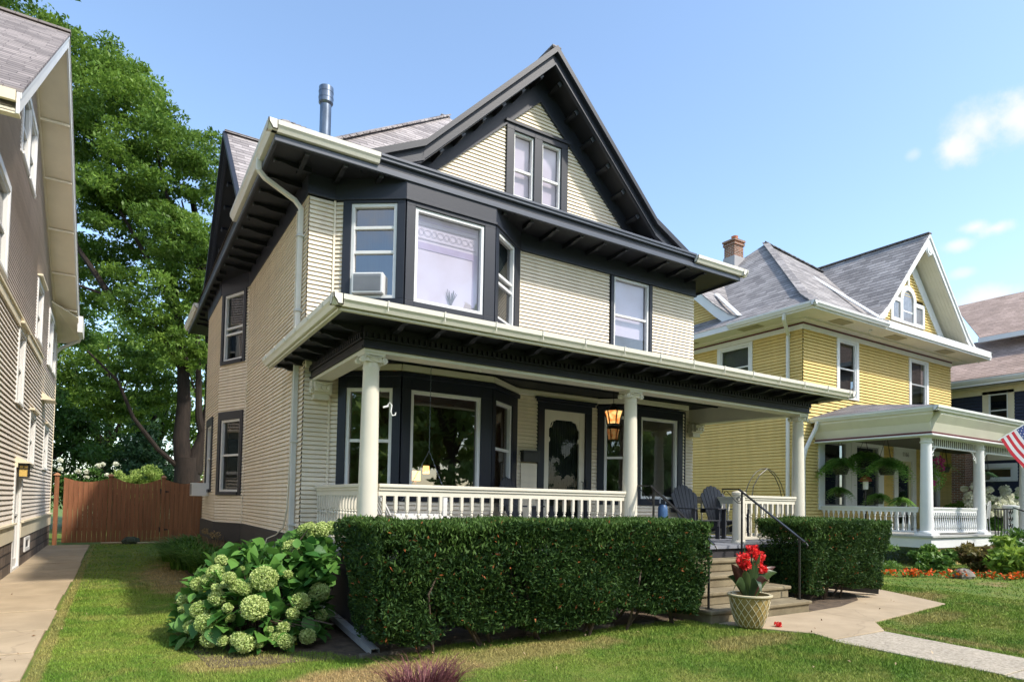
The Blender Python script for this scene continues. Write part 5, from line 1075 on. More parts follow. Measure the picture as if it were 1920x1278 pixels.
# its porch
PX0, PY0, PF = 17.95, 8.39, .82
M = MB()
for k in range(30): x = 17.8+k*.3; M.box(x+.002, x+.298, 8.1, YY, PF-.05, PF)
M.build('porch_floor', mat('neighbour_porch_floor', (.42, .42, .40), .6), Q)
M = MB(); M.box(17.85, 26.6, 8.16, 8.19, .50, PF-.05); M.box(17.85, 17.88, 8.19, YY, .50, PF-.05); M.box(17.95, 18.2, 8.2, 8.5, 0, .5); M.box(20.95, 21.3, 8.2, 8.5, 0, .5); M.build('porch_skirt', M_ywhite, Q)
M = MB()
for k in range(26): x = 18.25+k*.105; M.box(x, x+.05, 8.24, 8.26, .02, .5)
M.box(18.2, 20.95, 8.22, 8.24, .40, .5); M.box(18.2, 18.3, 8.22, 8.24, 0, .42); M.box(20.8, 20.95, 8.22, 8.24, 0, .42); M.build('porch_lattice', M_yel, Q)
M = MB(); M.box(18.2, 20.95, 8.6, 8.62, 0, .5); M.build('porch_shade_sheet', M_black, Q)  # black sheet behind the lattice, added as the shade under the porch
for x in (18.12, 21.15, 24.3):
    M = MB(); M.box(x-.21, x+.21, PY0-.21, PY0+.21, PF, PF+.06); M.lathe((x, PY0, PF), [(.19, .06), (.195, .09), (.165, .12)]+[(.155-.028*(t**1.5), .12+2.3*t) for t in np.linspace(0, 1, 9)]+[(.15, 2.44), (.15, 2.47), (.13, 2.48), (.13, 2.56), (.165, 2.60), (.175, 2.63)], 24); M.box(x-.185, x+.185, PY0-.185, PY0+.185, PF+2.63, PF+2.69); M.build('column', M_ywhite, Q, smooth=True)
railing(Q, (18.3, PY0), (20.95, PY0), PF, 22, M_ywhite, 1, .74, .05); railing(Q, (18.12, 8.6), (18.12, 11.32), PF, 18, M_ywhite, 1, .74, .06)
M = MB()
for (ax, ay, bx, by) in ((17.9, 8.2, 27, 8.2), ): M.prism([(17.86, 8.14, 3.52), (17.86, 8.05, 3.75), (17.86, 7.92, 3.95), (17.86, 7.92, 4.02), (17.86, 8.3, 4.02), (17.86, 8.3, 3.52)], (9.2, 0, 0))
M.prism([(17.86, 8.14, 3.52), (17.77, 8.14, 3.75), (17.62, 8.0, 3.95), (17.62, 8.0, 4.02), (18.1, 8.14, 4.02), (18.1, 8.14, 3.52)], (0, YY-8.14, 0)); M.build('porch_fascia', M_ysoff, Q)
M = MB(); M.box(17.82, 27, 8.11, 8.15, 3.47, 3.52); M.box(17.82, 17.86, 8.15, YY, 3.47, 3.52); M.build('porch_maroon_stripe', M_maroon, Q)
M = MB(); M.box(17.80, 27, 8.09, 8.5, 3.43, 3.47); M.box(17.80, 18.3, 8.5, YY, 3.43, 3.47); M.build('porch_beam', M_ywhite, Q)
M = MB(); M.box(18.1, 27, 8.5, YY, 3.60, 3.62); M.build('porch_ceiling', mat('dark_porch_ceiling', (.10, .10, .07), .7), Q)
gutq((17.50, 7.94, 4.02), (27, 7.94, 4.02), (0, -1, 0)); gutq((17.64, 7.85, 4.02), (17.64, 11.45, 4.02), (-1, 0, 0))
M = MB(); M.poly([(17.55, 7.88, 4.16), (27, 7.88, 4.16), (27, YY, 4.8), (19.9, YY, 4.8)]); M.poly([(17.55, YY, 4.16), (17.55, 7.88, 4.16), (19.9, YY, 4.8)]); M.build('porch_roof', M_shing3, Q)
downspout('downspout', [(17.56, 11.1, 4.02), (17.56, 11.15, 3.85), (17.42, 11.22, 3.55), (17.25, 11.28, 3.2), (17.18, 11.3, 2.9), (17.18, 11.3, .2)], M_ywhite, Q, .10)
M = MB(); x0 = 18.3
for (a, b) in ((18.34, 20.95), (21.35, 24.1)):
    M.box(a, b, PY0-.025, PY0+.025, 3.16, 3.20); M.box(a, b, PY0-.02, PY0+.02, 3.40, 3.43)
    n = int((b-a)/.115)
    for k in range(n): x = a+.03+k*.115; M.cyl((x, PY0, 3.20), (x, PY0, 3.40), .014, .010, 6)
    for sg, xx in ((1, a), (-1, b)):
        M.tube([(xx+sg*.02, PY0, 2.86), (xx+sg*.05, PY0, 3.0), (xx+sg*.14, PY0, 3.05), (xx+sg*.17, PY0, 3.12), (xx+sg*.28, PY0, 3.15)], .02, 6); M.tube([(xx+sg*.10+.04*math.cos(t), PY0, 2.97+.04*math.sin(t)) for t in np.linspace(0, 6.3, 10)], .014, 5)
M.build('spindle_fretwork', M_ywhite, Q)

# ------------------------------------------------------------------ navy house at the right edge
B = root('house', (33, 10, 0), 'navy blue neighbour at the right edge with tan shingle roofs', 'house')
bf = Fr((29, 16), (29, 2)); b = lambda v: 16-v
M = MB(); siding(M, bf, 0, 14, 0, 6.3, [(b(11.2), b(10.45), 4.7, 6.1), (b(11.6), b(10.35), 2.7, 3.2)], .13, .03); M.build('side_wall', M_blue, B)
window(B, bf, b(11.15), b(10.5), 4.8, 6.05, case=.2, head=.12, m_case=M_ltrim, m_sash=M_white, mids=(5.4,), glass=M_glassd, back=True, bm_=M_blind)
window(B, bf, b(11.5), b(10.4), 2.75, 3.15, case=.18, head=.18, sill=.12, m_case=M_ywhite, m_sash=M_ywhite, glass=M_glassd, back=True, bm_=mat('olive_blind', (.16, .17, .10), .8))
M = MB(); bf.box(M, 0, 14, 6.05, 6.3, 0, .04); bf.box(M, 0, 14, 3.45, 4.1, 0, .04); M.build('frieze_board', M_ltrim, B)
M = MB(); M.box(28.25, 29, 2, 16, 6.3, 6.33); bf.box(M, 0, 14, 4.1, 4.14, 0, .35); M.build('soffit', M_ltrim, B)
M = MB(); gutter(M, (28.25, 2, 6.45), (28.25, 16, 6.45), (-1, 0, 0), .12, .14); M.box(28.25, 28.28, 2, 16, 6.3, 6.5); M.build('gutter', M_ywhite, B)
M = MB(); M.prism([(28.15, 2, 6.58), (28.15, 16.5, 6.58), (31.5, 16.5, 8.75), (31.5, 2, 8.75)], (0, 0, .04)); M.prism([(30.2, 2, 8.62), (30.2, 11.9, 8.62), (34.2, 14.5, 11.3), (34.2, 2, 11.3)], (0, 0, .04)); M.build('roof', M_shingb, B)
M = MB(); M.box(30.15, 30.3, 2, 11.95, 8.45, 8.64); M.build('upper_gutter', M_ywhite, B)
M = MB(); M.box(31.2, 34, 2, 11.2, 8.0, 8.62); M.build('upper_wall', M_blue, B)
M = MB(); M.box(28.3, 29, 11.7, 12.7, 0, 4.0); M.build('chimney', M_brick, B)
M = MB(); M.box(29.05, 36, 2, 16, 0, 6.3); M.build('house_body', M_blue, B)

# ------------------------------------------------------------------ vegetation
def crown(name, blobs, n, size, m, par, ratio=.5, sub=26, subr=.36, seed=1, up=.5):
    g = np.random.default_rng(seed); P = []; O = []; Vr = []
    tot = sum(b[3]**2 for b in blobs)
    for b in blobs:
        c = np.array(b[:3]); r = np.array([b[3], b[3], b[3]*.85]); k = sub; nb = int(n*b[3]**2/tot)
        d = g.normal(size=(k, 3)); d /= np.linalg.norm(d, axis=1)[:, None]; q = g.uniform(.35, 1.0, k)**.6
        cc = c+d*r*q[:, None]; sr = b[3]*subr*g.uniform(.55, 1.25, k); w = sr**2/np.sum(sr**2); tone = g.uniform(0, 1, k)
        for i in range(k):
            ni = max(3, int(nb*w[i])); dd = g.normal(size=(ni, 3)); dd /= np.linalg.norm(dd, axis=1)[:, None]; rr = g.uniform(0, 1, ni)**(.42)
            P.append(cc[i]+dd*(rr*sr[i])[:, None]*np.array([1.15, 1.15, .6])); O.append(dd*.5+d[i]*.5); Vr.append(np.clip(tone[i]*.6+g.uniform(0, .4, ni), 0, 1))
    P = np.concatenate(P); O = np.concatenate(O); V, F, v = leaves(P, size, ratio, up, O*.6, np.concatenate(Vr)); return npmesh(name, V, F, m, par, v)
M_ash = leafmat('ash_leaves', (.045, .11, .016), (.25, .39, .06), .45)
M_dkl = leafmat('dark_tree_leaves', (.030, .080, .022), (.11, .22, .04), .3)
M_street = leafmat('street_tree_leaves', (.20, .32, .08), (.42, .55, .18), .55)
M_ever = leafmat('evergreen_needles', (.03, .08, .04), (.09, .18, .07), .2)
M_lime = leafmat('lime_shrub_leaves', (.20, .33, .05), (.50, .60, .18), .35)
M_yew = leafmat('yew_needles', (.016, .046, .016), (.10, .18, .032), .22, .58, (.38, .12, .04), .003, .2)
M_hyl = leafmat('hydrangea_leaves', (.045, .15, .03), (.14, .30, .055), .3, .5, (.42, .42, .05), .006)
M_hyf = leafmat('hydrangea_florets', (.30, .43, .095), (.66, .73, .31), .25, .7)
M_whf = leafmat('white_florets', (.78, .80, .60), (.95, .95, .88), .3, .7)
M_fern = leafmat('fern_fronds', (.10, .26, .035), (.32, .52, .12), .4)
M_red = leafmat('canna_petals', (.62, .012, .018), (.90, .05, .04), .3, .5)
M_cannal = leafmat('canna_leaves', (.025, .055, .022), (.10, .15, .04), .25, .35, (.075, .028, .02), .3)
M_lily = leafmat('strap_leaves', (.05, .15, .02), (.16, .32, .05), .3)
M_straw = leafmat('dry_stalks', (.30, .20, .09), (.50, .36, .18), .2)
M_purp = leafmat('burgundy_grass_blades', (.085, .022, .028), (.26, .10, .095), .25)
M_mix = leafmat('border_leaves', (.04, .11, .02), (.20, .34, .06), .3, .5, (.30, .04, .02), .04)
M_org = leafmat('scarlet_blooms', (.75, .05, .01), (.85, .22, .02), .2)
M_pink = leafmat('magenta_blooms', (.45, .03, .20), (.62, .10, .36), .2)

tr1 = root('tree', (2.25, 26.3, 0), 'tall leafy ash tree with forked dark trunk behind the right end of the fence', 'tree')
M = MB()
M.tube([(2.25, 26.3, -.2), (2.22, 26.3, 1.0), (2.20, 26.3, 2.3), (2.2, 26.3, 2.9)], .48, 16, .42)
M.tube([(2.10, 26.3, 2.4), (1.95, 26.3, 3.6), (2.0, 26.2, 4.9), (1.9, 26.1, 6.4), (1.6, 26, 8.5), (1.1, 26, 11)], .33, 12, .1)
M.tube([(2.35, 26.3, 2.4), (2.75, 26.3, 3.6), (2.95, 26.3, 5.0), (2.85, 26.2, 7), (2.6, 26, 9.5), (2.0, 26, 12.5)], .36, 12, .1)
M.tube([(2.75, 26.3, 3.5), (2.5, 26.1, 4.4), (2.42, 26.0, 6.0), (2.3, 26.0, 8)], .16, 8, .07)
M.tube([(1.95, 26.3, 2.5), (1.2, 26, 3.15), (.4, 25.8, 4.2), (-.1, 25.6, 5.4), (-1.0, 25.5, 6.3)], .10, 8, .03)
for a in (((1.9, 26, 6), (1, 25.5, 7.4), (-.4, 25.3, 8.2), (-2.0, 25.5, 8.6)), ((1.7, 26, 8), (.5, 25.5, 10), (-.8, 26, 12.4)), ((1.3, 26, 10), (1.2, 25.5, 12), (.6, 25.8, 14.6)), ((1.0, 26, 10.8), (-.8, 26.5, 14), (-2, 27, 16.5)), ((2.7, 26, 8), (2.2, 25.6, 10), (1.6, 25.2, 12)), ((-.4, 25.3, 8.2), (-1.4, 25, 9.6), (-1.9, 25.5, 11.5))): M.tube(a, .11, 7, .03)
M.build('trunk', M_bark, tr1, smooth=True)
bl_ = [(-.29,26,14.63,2.07),(.88,25,12.99,1.77),(-1.4,27,16.33,1.82),(-.63,26,10.9,2.23),(1.42,24.5,10.49,1.38),(-2.06,28,13.65,1.95),(.88,25,8.38,1.6),(-1.36,27,8.78,1.3),(1.67,25,6.72,1.03),(1.88,25,12.91,.95),(.07,27,16.68,1.09),(-2.35,29,10.96,1.7),(.34,27,6.3,.8),(3.6,26,11,2.2),(4.2,26,8,1.8),(2.9,26,14.2,1.2),(1.9,25.5,9.2,1.2),(-2.6,26.5,5.9,1.1)]
crown('crown', bl_+[(-.9, 27, 5.2, 1.0), (.2, 27.2, 4.6, .9), (1.3, 27, 5.4, .8), (-2.0, 27, 7.3, 1.0), (.1, 26.5, 12, 1.5)], 125000, .165, M_ash, tr1, .42, 46, .27, 3)
tr2 = root('tree', (-5.5, 29, 0), 'tall tree rising above the roof of the taupe house at the top left corner', 'tree', None)
M = MB(); M.tube([(-5.5, 29, -.2), (-5.4, 29, 5), (-5, 29, 10), (-4.6, 28.6, 17)], .4, 10, .1)
for a in (((-5, 29, 9), (-4, 28.5, 13), (-3.4, 27.5, 17)), ((-5, 29, 8), (-6.5, 28, 13), (-7, 28, 18)), ((-5.2, 29, 7), (-3.6, 29, 10.5), (-2.8, 29, 13))): M.tube(a, .14, 7, .04)
M.build('trunk', M_bark, tr2)
crown('crown', [(-3.37,27,18.6,1.74),(-2.3,27.4,17.3,1.13),(-5.4,28,19.5,2.4),(-5.2,28,15,2.2),(-3.3,28.5,14.2,1.6),(-7,28,16,2),(-2.4,29.5,8.2,1.5)], 26000, .18, M_ash, tr2, .42, 40, .28, 5)
def simpletree(loc, h, r, label, m, seed, n, size, group=None, conic=False):
    g = np.random.default_rng(seed); t = root('tree', loc, label, 'tree', group); x, yy, _ = loc
    M = MB(); M.tube([(x, yy, -.2), (x+.1, yy, h*.35), (x-.05, yy, h*.85)], .035*h**.9, 9, .04)
    bl2 = []
    if conic:
        for k in range(9): z = h*(.12+.83*k/8); rr = r*(1-k/8.6); bl2 += [(x+rr*.45*math.cos(k*2.4+j*2.1), yy+rr*.45*math.sin(k*2.4+j*2.1), z, rr*.62) for j in range(3)]
    else:
        for k in range(9):
            a = g.uniform(0, 6.28); q = g.uniform(.2, .75)*r; z = h*g.uniform(.14, .84); bl2.append((x+q*math.cos(a), yy+q*math.sin(a), z, r*g.uniform(.38, .55))); M.tube([(x, yy, h*.3), ((x+bl2[-1][0])/2, (yy+bl2[-1][1])/2, z*.8), bl2[-1][:3]], .02*h**.8, 6, .02)
        bl2.append((x, yy, h*.9, r*.4))
    M.build('trunk', M_bark, t); crown('crown', bl2, n, size, m, t, .42, 22, .36, seed); return t
simpletree((-3.2, 34, 0), 9.5, 3.4, 'bushy green tree behind the left part of the fence', M_dkl, 11, 16000, .22)
simpletree((.9, 33, 0), 6.2, 2.4, 'dark spruce behind the middle of the fence', M_ever, 12, 18000, .20, None, True)
simpletree((3.9, 36, 0), 11, 3.8, 'bushy green tree seen past the forked trunk', M_ash, 13, 15000, .24)
simpletree((-.6, 39, 0), 11.5, 4.4, 'farthest pale green tree in the gap above the spruce', M_lime if 0 else M_ash, 14, 14000, .26)
simpletree((1.6, 41, 0), 12, 4.0, 'pale tree in the middle distance between spruce and forked trunk', M_ash, 17, 14000, .26)
simpletree((-7.0, 37, 0), 12, 4.4, 'broad tree standing farthest left behind the taupe house', M_dkl, 15, 12000, .28)
for k, (x, yy, hh) in enumerate(((-12, -22, 12), (-4, -26, 13), (4, -23, 14), (12, -25, 13), (20, -23, 15), (28, -26, 13), (36, -22, 14), (45, -24, 14), (-24, -14, 13), (-21, -24, 13), (54, -22, 13), (-8, -38, 15), (0, -39, 16), (8, -37, 15), (17, -39, 16), (26, -38, 15), (36, -39, 16))):
    simpletree((x, yy, 0), hh, 5.2, 'leafy street tree across the road behind the viewer, mirrored in the windows', M_street, 30+k, 8000, .75, 'street trees mirrored in the windows')
def shrub(name, label, blobs, n, size, m, cat='shrub', ratio=.5, stems=True, seed=2, group=None):
    c = blobs[0]; t = root(name, (c[0], c[1], 0), label, cat, group); crown('foliage', blobs, n, size, m, t, ratio, 16, .42, seed)
    if stems:
        M = MB()
        for b_ in blobs[:6]: M.tube([(c[0], c[1], 0), ((c[0]+b_[0])/2+.05, (c[1]+b_[1])/2, b_[2]*.5), b_[:3]], .016, 5, .006)
        M.build('stems', M_twig, t)
    return t
shrub('shrub', 'lime-green flowering shrub peeking over the middle of the fence', [(.25, 24.6, 1.95, .45), (.75, 24.6, 2.2, .42), (1.05, 24.7, 2.05, .35), (-.1, 24.6, 1.75, .3), (.6, 24.6, 1.6, .5)], 6500, .075, M_lime, seed=21)
def headmesh(P, r, n, s, m, name, par, squash=.9, seed=0):
    d = rng.normal(size=(n, 3)); d /= np.linalg.norm(d, axis=1)[:, None]; q = rng.uniform(.78, 1.0, n)+.05*np.sin(d[:, 0]*9+par.location.x)*np.sin(d[:, 1]*11)*np.sin(d[:, 2]*8); pts = np.array(P)+d*(q*r)[:, None]*np.array([1, 1, squash])
    k = max(10, n//3); d2 = rng.normal(size=(k, 3)); d2 /= np.linalg.norm(d2, axis=1)[:, None]; pts = np.concatenate([pts, np.array(P)+d2*r*.62*np.array([1, 1, squash])]); sz = np.concatenate([np.full(n, s), np.full(k, s*1.6)])
    V, F, v = leaves(pts, sz, 1.0, .0, None); v = v*.75+.25*rng.random()
    # lay the florets flat against the head
    return npmesh(name, V, F, m, par, v)
hy2 = root('hydrangea', (-.9, 24.2, 0), 'dark shrub with white round flower heads above the left part of the fence', 'hydrangea')
crown('foliage', [(-1.2, 24.3, 1.85, .45), (-.55, 24.3, 1.9, .45), (-.9, 24.3, 1.5, .6), (-.2, 24.4, 1.8, .35)], 5000, .12, M_dkl, hy2, .6, 14, .4, 8)
for k, (x, z, r_) in enumerate(((-1.52, 2.52, .11), (-1.5, 2.25, .12), (-1.05, 2.20, .12), (-.82, 2.2, .11), (-.82, 2.02, .09), (-.52, 2.40, .12), (-.40, 2.45, .10), (-.05, 2.48, .11), (-.28, 2.12, .09))): headmesh((x, 24.0, z), r_*.7, 80, .05, M_whf, 'flower_head', hy2)
# yew hedges
def hedge(label, x0, x1, y0, y1, z0, z1, n, seed):
    t = root('hedge', ((x0+x1)/2, (y0+y1)/2, 0), label, 'hedge'); g = np.random.default_rng(seed)
    L_, D_, Hh = x1-x0, y1-y0, z1-z0; A = np.array([L_*Hh, L_*Hh*.35, D_*Hh, D_*Hh, L_*D_*1.1]); A = A/A.sum(); face = g.choice(5, n, p=A)
    u, v = g.random(n), g.random(n); dep = np.abs(g.normal(0, .075, n)); far = g.random(n) < .30; dep[far] = g.uniform(0, min(D_, Hh)*.5, far.sum())
    x = np.where(face == 2, x0+dep, np.where(face == 3, x1-dep, x0+u*L_)); yv = np.where(face == 0, y0+dep, np.where(face == 1, y1-dep, y0+v*D_)); z = np.where(face == 4, z1-dep*.55, z0+v*Hh); yv = np.where((face == 2) | (face == 3), y0+u*D_, yv)
    O = np.zeros((n, 3)); O[face == 0] = (0, -1, .15); O[face == 1] = (0, 1, .15); O[face == 2] = (-1, 0, .15); O[face == 3] = (1, 0, .15); O[face == 4] = (0, 0, 1)
    lump = np.where(O[:, 2] > .5, .3, 1.)*(.045*np.sin(x*3.1+z*2.3)+.04*np.sin(x*7.3-z*5.1+yv*4)+.03*np.sin(yv*6+z*9+x*2))
    fz = np.clip((z-z0)/Hh, 0, 1); taper = .16*(1-fz)**1.6
    P = np.stack([x, yv, z], 1)+O*(lump-0)[:, None]
    P[:, 1] = np.where(P[:, 1] < (y0+y1)/2, P[:, 1]+taper, P[:, 1]-taper); P[:, 0] = np.where(x < x0+.5, P[:, 0]+taper*np.clip(1-(x-x0)*2, 0, 1)*1.0, np.where(x > x1-.5, P[:, 0]-taper*np.clip(1-(x1-x)*2, 0, 1), P[:, 0]))
    P[:, 2] += np.where(face == 4, .012*g.normal(size=n), 0)
    # thin holes and a ragged lower edge
    hole = (np.sin(P[:, 0]*4.7+1.1)*np.sin(P[:, 2]*6.1+P[:, 0]*2.0)+.55*np.sin(P[:, 0]*11.3+P[:, 2]*9.2)); edge = z0+.09+.07*np.sin(P[:, 0]*2.7)+.06*np.sin(P[:, 0]*8.1+P[:, 1]*3)
    keep = (P[:, 2] > edge-.04) & ~((hole > .86) & (face < 4) & (dep < .25) & (g.random(n) < .8) & (P[:, 2] < z1-.18)); P, O, face = P[keep], O[keep], face[keep]; nn = len(P)
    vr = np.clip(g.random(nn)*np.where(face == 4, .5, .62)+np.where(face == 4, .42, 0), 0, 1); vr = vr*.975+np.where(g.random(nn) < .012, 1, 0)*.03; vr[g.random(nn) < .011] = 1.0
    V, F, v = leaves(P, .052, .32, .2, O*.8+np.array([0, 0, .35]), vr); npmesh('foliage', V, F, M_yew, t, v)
    M = MB()
    for k in range(int(L_*4)):
        xs = x0+.35+(L_-.95)*((k//3)+.5)/max(1, int(L_*4)//3)+.05*g.normal(); a = (xs, (y0+y1)/2+.1*g.normal(), 0); bx = float(np.clip(xs+.3*g.normal(), x0+.3, x1-.6)); M.tube([a, ((xs+bx)/2, a[1]-.12, .28), (bx, a[1]-.22*g.random()-.05, .62), (float(np.clip(bx+.15*g.normal(), x0+.3, x1-.55)), a[1]-.25*g.random(), 1.05)], .019, 5, .005)
    M.build('branches', M_twig, t)
    M = MB(); M.box(x0+.30, x1-.30, y0+.42, y1-.30, z0+.30, z1-.28); 
    return t
hedge('long clipped yew hedge running in front of the porch railing', 1.93, 6.28, 5.33, 6.32, .14, 1.29, 200000, 4)
hedge('short clipped yew hedge to the right of the front steps', 8.72, 11.0, 5.60, 6.60, .16, 1.30, 95000, 9)
# hydrangea in front
hy = root('hydrangea', (1.3, 7.3, 0), 'sprawling hydrangea with big pale green flower heads at the corner of the cream house', 'hydrangea')
P, d = ell(2100, (1.32, 7.35, .02), (.82, 1.02, 1.0), .6); k = P[:, 2] > .05; P, d = P[k], d[k]
Pb, db = ell(500, (1.85, 7.35, .75), (.32, .6, .42), .4); P = np.concatenate([P, Pb]); d = np.concatenate([d, db])
V, F, v = ovate(P, .175, .78, .45, d*.7); npmesh('foliage', V, F, M_hyl, hy, v)
heads = [(.93,7.06,.85,.061),(.87,6.95,.74,.093),(.73,7.07,.62,.08),(.8,6.95,.66,.053),(.62,7.24,.44,.065),(.73,6.84,.4,.097),(.86,6.73,.52,.083),(.94,6.6,.44,.048),(1.02,6.67,.63,.077),(1.09,6.62,.61,.071),(1.26,6.6,.7,.138),(1.15,6.44,.45,.134),(.77,6.72,.29,.108),(.66,6.9,.23,.071),(.8,6.65,.15,.088),(.9,6.55,.14,.056),(1.03,6.47,.16,.081),(1.07,6.37,.13,.093),(1.37,6.41,.14,.077),(1.42,6.31,.13,.076),(1.42,6.43,.24,.064),(1.6,6.52,.47,.096),(1.86,6.8,.51,.11),(1.86,6.7,.28,.068),(1.68,7.2,.93,.133),(1.51,6.71,.72,.051),(1.80,7.18,1.13,.103),(1.95,7.11,1.15,.103),(2.06,7.1,1.17,.089),(1.66,6.45,.13,.086),(1.52,6.49,.36,.066),(.93,6.75,.64,.045)]
M = MB()
heads += [(min(1.9, h[0]+rng.normal()*.12), h[1]-.02+rng.normal()*.06, max(.12, h[2]+rng.normal()*.1), h[3]*rng.uniform(.35, .6)) for h in heads[::2]]
for (x, yy, z, r_) in heads:
    n = int(200+r_*r_*70000); headmesh((x, yy, z), r_, n, .018, M_hyf, 'flower_head', hy, .9)
    M.tube([(1.3+.2*(x-1.3), 7.3+.3*(yy-7.3), 0), (x*.6+.52, yy*.6+2.9, z*.7+.05), (x, yy, z)], .008, 5, .005)
for k in range(14):
    a = rng.uniform(0, 6.28); M.tube([(1.4, 7.2, .1), (1.5+.35*math.cos(a), 6.9+.35*math.sin(a), .3), (1.75+.35*math.cos(a), 6.6+.3*math.sin(a), .25)], .006, 5, .003)
M.build('stems', M_twig, hy)
# strap-leaved clump by the side wall and dry stalks
def blades(name, c, rx, ry, n, h, w, m, par, lean=.5, seed=3, seg=4, zb=0):
    g = np.random.default_rng(seed); V = []; F = []; vr = []
    for i in range(n):
        a = g.uniform(0, 6.28); q = math.sqrt(g.random()); bx, by = c[0]+rx*q*math.cos(a), c[1]+ry*q*math.sin(a); ln = h*g.uniform(.55, 1.1); dr = a+g.normal()*.7; le = lean*ln*g.uniform(.2, 1.2); k0 = len(V); sx, sy = -math.sin(dr)*w/2, math.cos(dr)*w/2
        for s_ in range(seg+1):
            t = s_/seg; px_ = bx+math.cos(dr)*le*t*t; py_ = by+math.sin(dr)*le*t*t; pz = zb+ln*(t-.45*lean*t*t*t); ww = 1-t**2*.95; V += [(px_-sx*ww, py_-sy*ww, pz), (px_+sx*ww, py_+sy*ww, pz)]
        for s_ in range(seg): F.append((k0+2*s_, k0+2*s_+1, k0+2*s_+3, k0+2*s_+2)); 
        vr += [g.random()]*seg
    return npmesh(name, V, F, m, par, vr)
dl = root('daylily_clump', (1.7, 15.5, 0), 'clump of arching strap leaves and dry stalks beside the fence end', 'daylily')
for k, (x, yy) in enumerate(((1.75, 17.5), (1.4, 16.6), (1.6, 15.6), (1.45, 14.7), (1.7, 13.8), (1.95, 18.5), (1.75, 12.9))): blades('foliage', (x-.12, yy), .34, .42, 420, .82, .035, M_lily, dl, 1.0, 40+k)
blades('dry_stalks', (1.75, 14.9), .2, 1.4, 50, .85, .015, M_straw, dl, .4, 50); blades('dry_stalks', (1.95, 11.6), .12, 1.2, 40, .62, .02, M_straw, dl, .5, 51)
cr_ = np.concatenate([ell(70, (1.72, 15.5+dy, .72), (.12, .2, .08))[0] for dy in (0, -1.4)]); V, F, v = leaves(cr_, .06, .3, .2); npmesh('seed_heads', V, F, M_straw, dl, v)
pg = root('fountain_grass', (1.93, 4.27, 0), 'burgundy ornamental grass rising into the bottom edge of the picture', 'ornamental grass')
blades('blades', (1.93, 4.27), .24, .14, 760, .44, .010, M_purp, pg, .75, 60, 5)
# canna in the pot
blk = Vector((6.66, 5.1, .38)); G = np.random.default_rng(77)
def canna_leaf(V, F, vr, base, tip, w, curl=.0):
    base, tip = Vector(base), Vector(tip); d = tip-base; s_ = d.cross(Vector((.53, .85, 0))).normalized() if abs(d.normalized().dot(Vector((.53, .85, 0)))) < .95 else Vector((1, 0, 0)); up_ = s_.cross(d).normalized(); k0 = len(V); seg = 8
    for i in range(seg+1):
        t = i/seg; c = base+d*t+Vector((0, 0, curl*math.sin(math.pi*t))); ww = w*max(.02, math.sin(math.pi*min(1, .08+t*.92))**.8*(1-.25*t)); V += [tuple(c-s_*ww+up_*ww*.35), tuple(c), tuple(c+s_*ww+up_*ww*.35)]
    for i in range(seg):
        a = k0+3*i; F += [(a, a+1, a+4, a+3), (a+1, a+2, a+5, a+4)]
    q = G.random(); vr += [q]*(2*seg)
V, F, vr = [], [], []
for (dx, dy, dz, w, cu) in ((-.24, .02, .42, .06, .03), (-.14, -.05, .33, .055, .04), (-.30, -.05, .10, .06, .09), (.03, -.02, .44, .06, 0), (.12, 0, .34, .06, .03), (.30, -.08, .30, .075, .06), (.36, -.02, .36, .06, .05), (-.04, -.16, .08, .055, .10), (-.02, .05, .62, .035, 0), (.16, -.12, .16, .05, .08), (-.08, .06, .50, .05, 0), (.20, .08, .50, .05, .02), (-.2, .1, .25, .05, .05), (.09, -.05, .55, .04, 0)):
    canna_leaf(V, F, vr, blk+Vector((dx*.15, dy*.15, -.02)), blk+Vector((dx*1.3, dy*1.3, dz)), w*1.08, cu*1.7+.015)
npmesh('leaves', V, F, M_cannal, pt, vr)
M = MB()
for k, (x, yy, z, r_) in enumerate(((-.13, .0, .47, .085), (.09, .03, .57, .075), (.20, .02, .50, .07), (.15, -.02, .36, .06), (.23, -.02, .33, .045), (-.10, -.02, .40, .055))):
    c = blk+Vector((x, yy, z)); M.tube([blk+Vector((x*.2, yy, 0)), blk+Vector((x*.6, yy, z*.6)), c], .008, 5); P, d = ell(110, tuple(c), (r_*1.1, r_*1.1, r_*1.15), .3); V, F, v = leaves(P, .048, .6, .1, d*.8); npmesh('flower', V, F, M_red, pt, v)
M.build('stems', M_cannal, pt)
P, d = ell(60, (6.98, 4.93, .05), (.045, .045, .035), .2); V, F, v = leaves(P, .035, .7, .1, d); tag(npmesh('fallen_flower', V, F, M_red, None, v), 'small red bloom lying on the path beside the pot', 'flower')
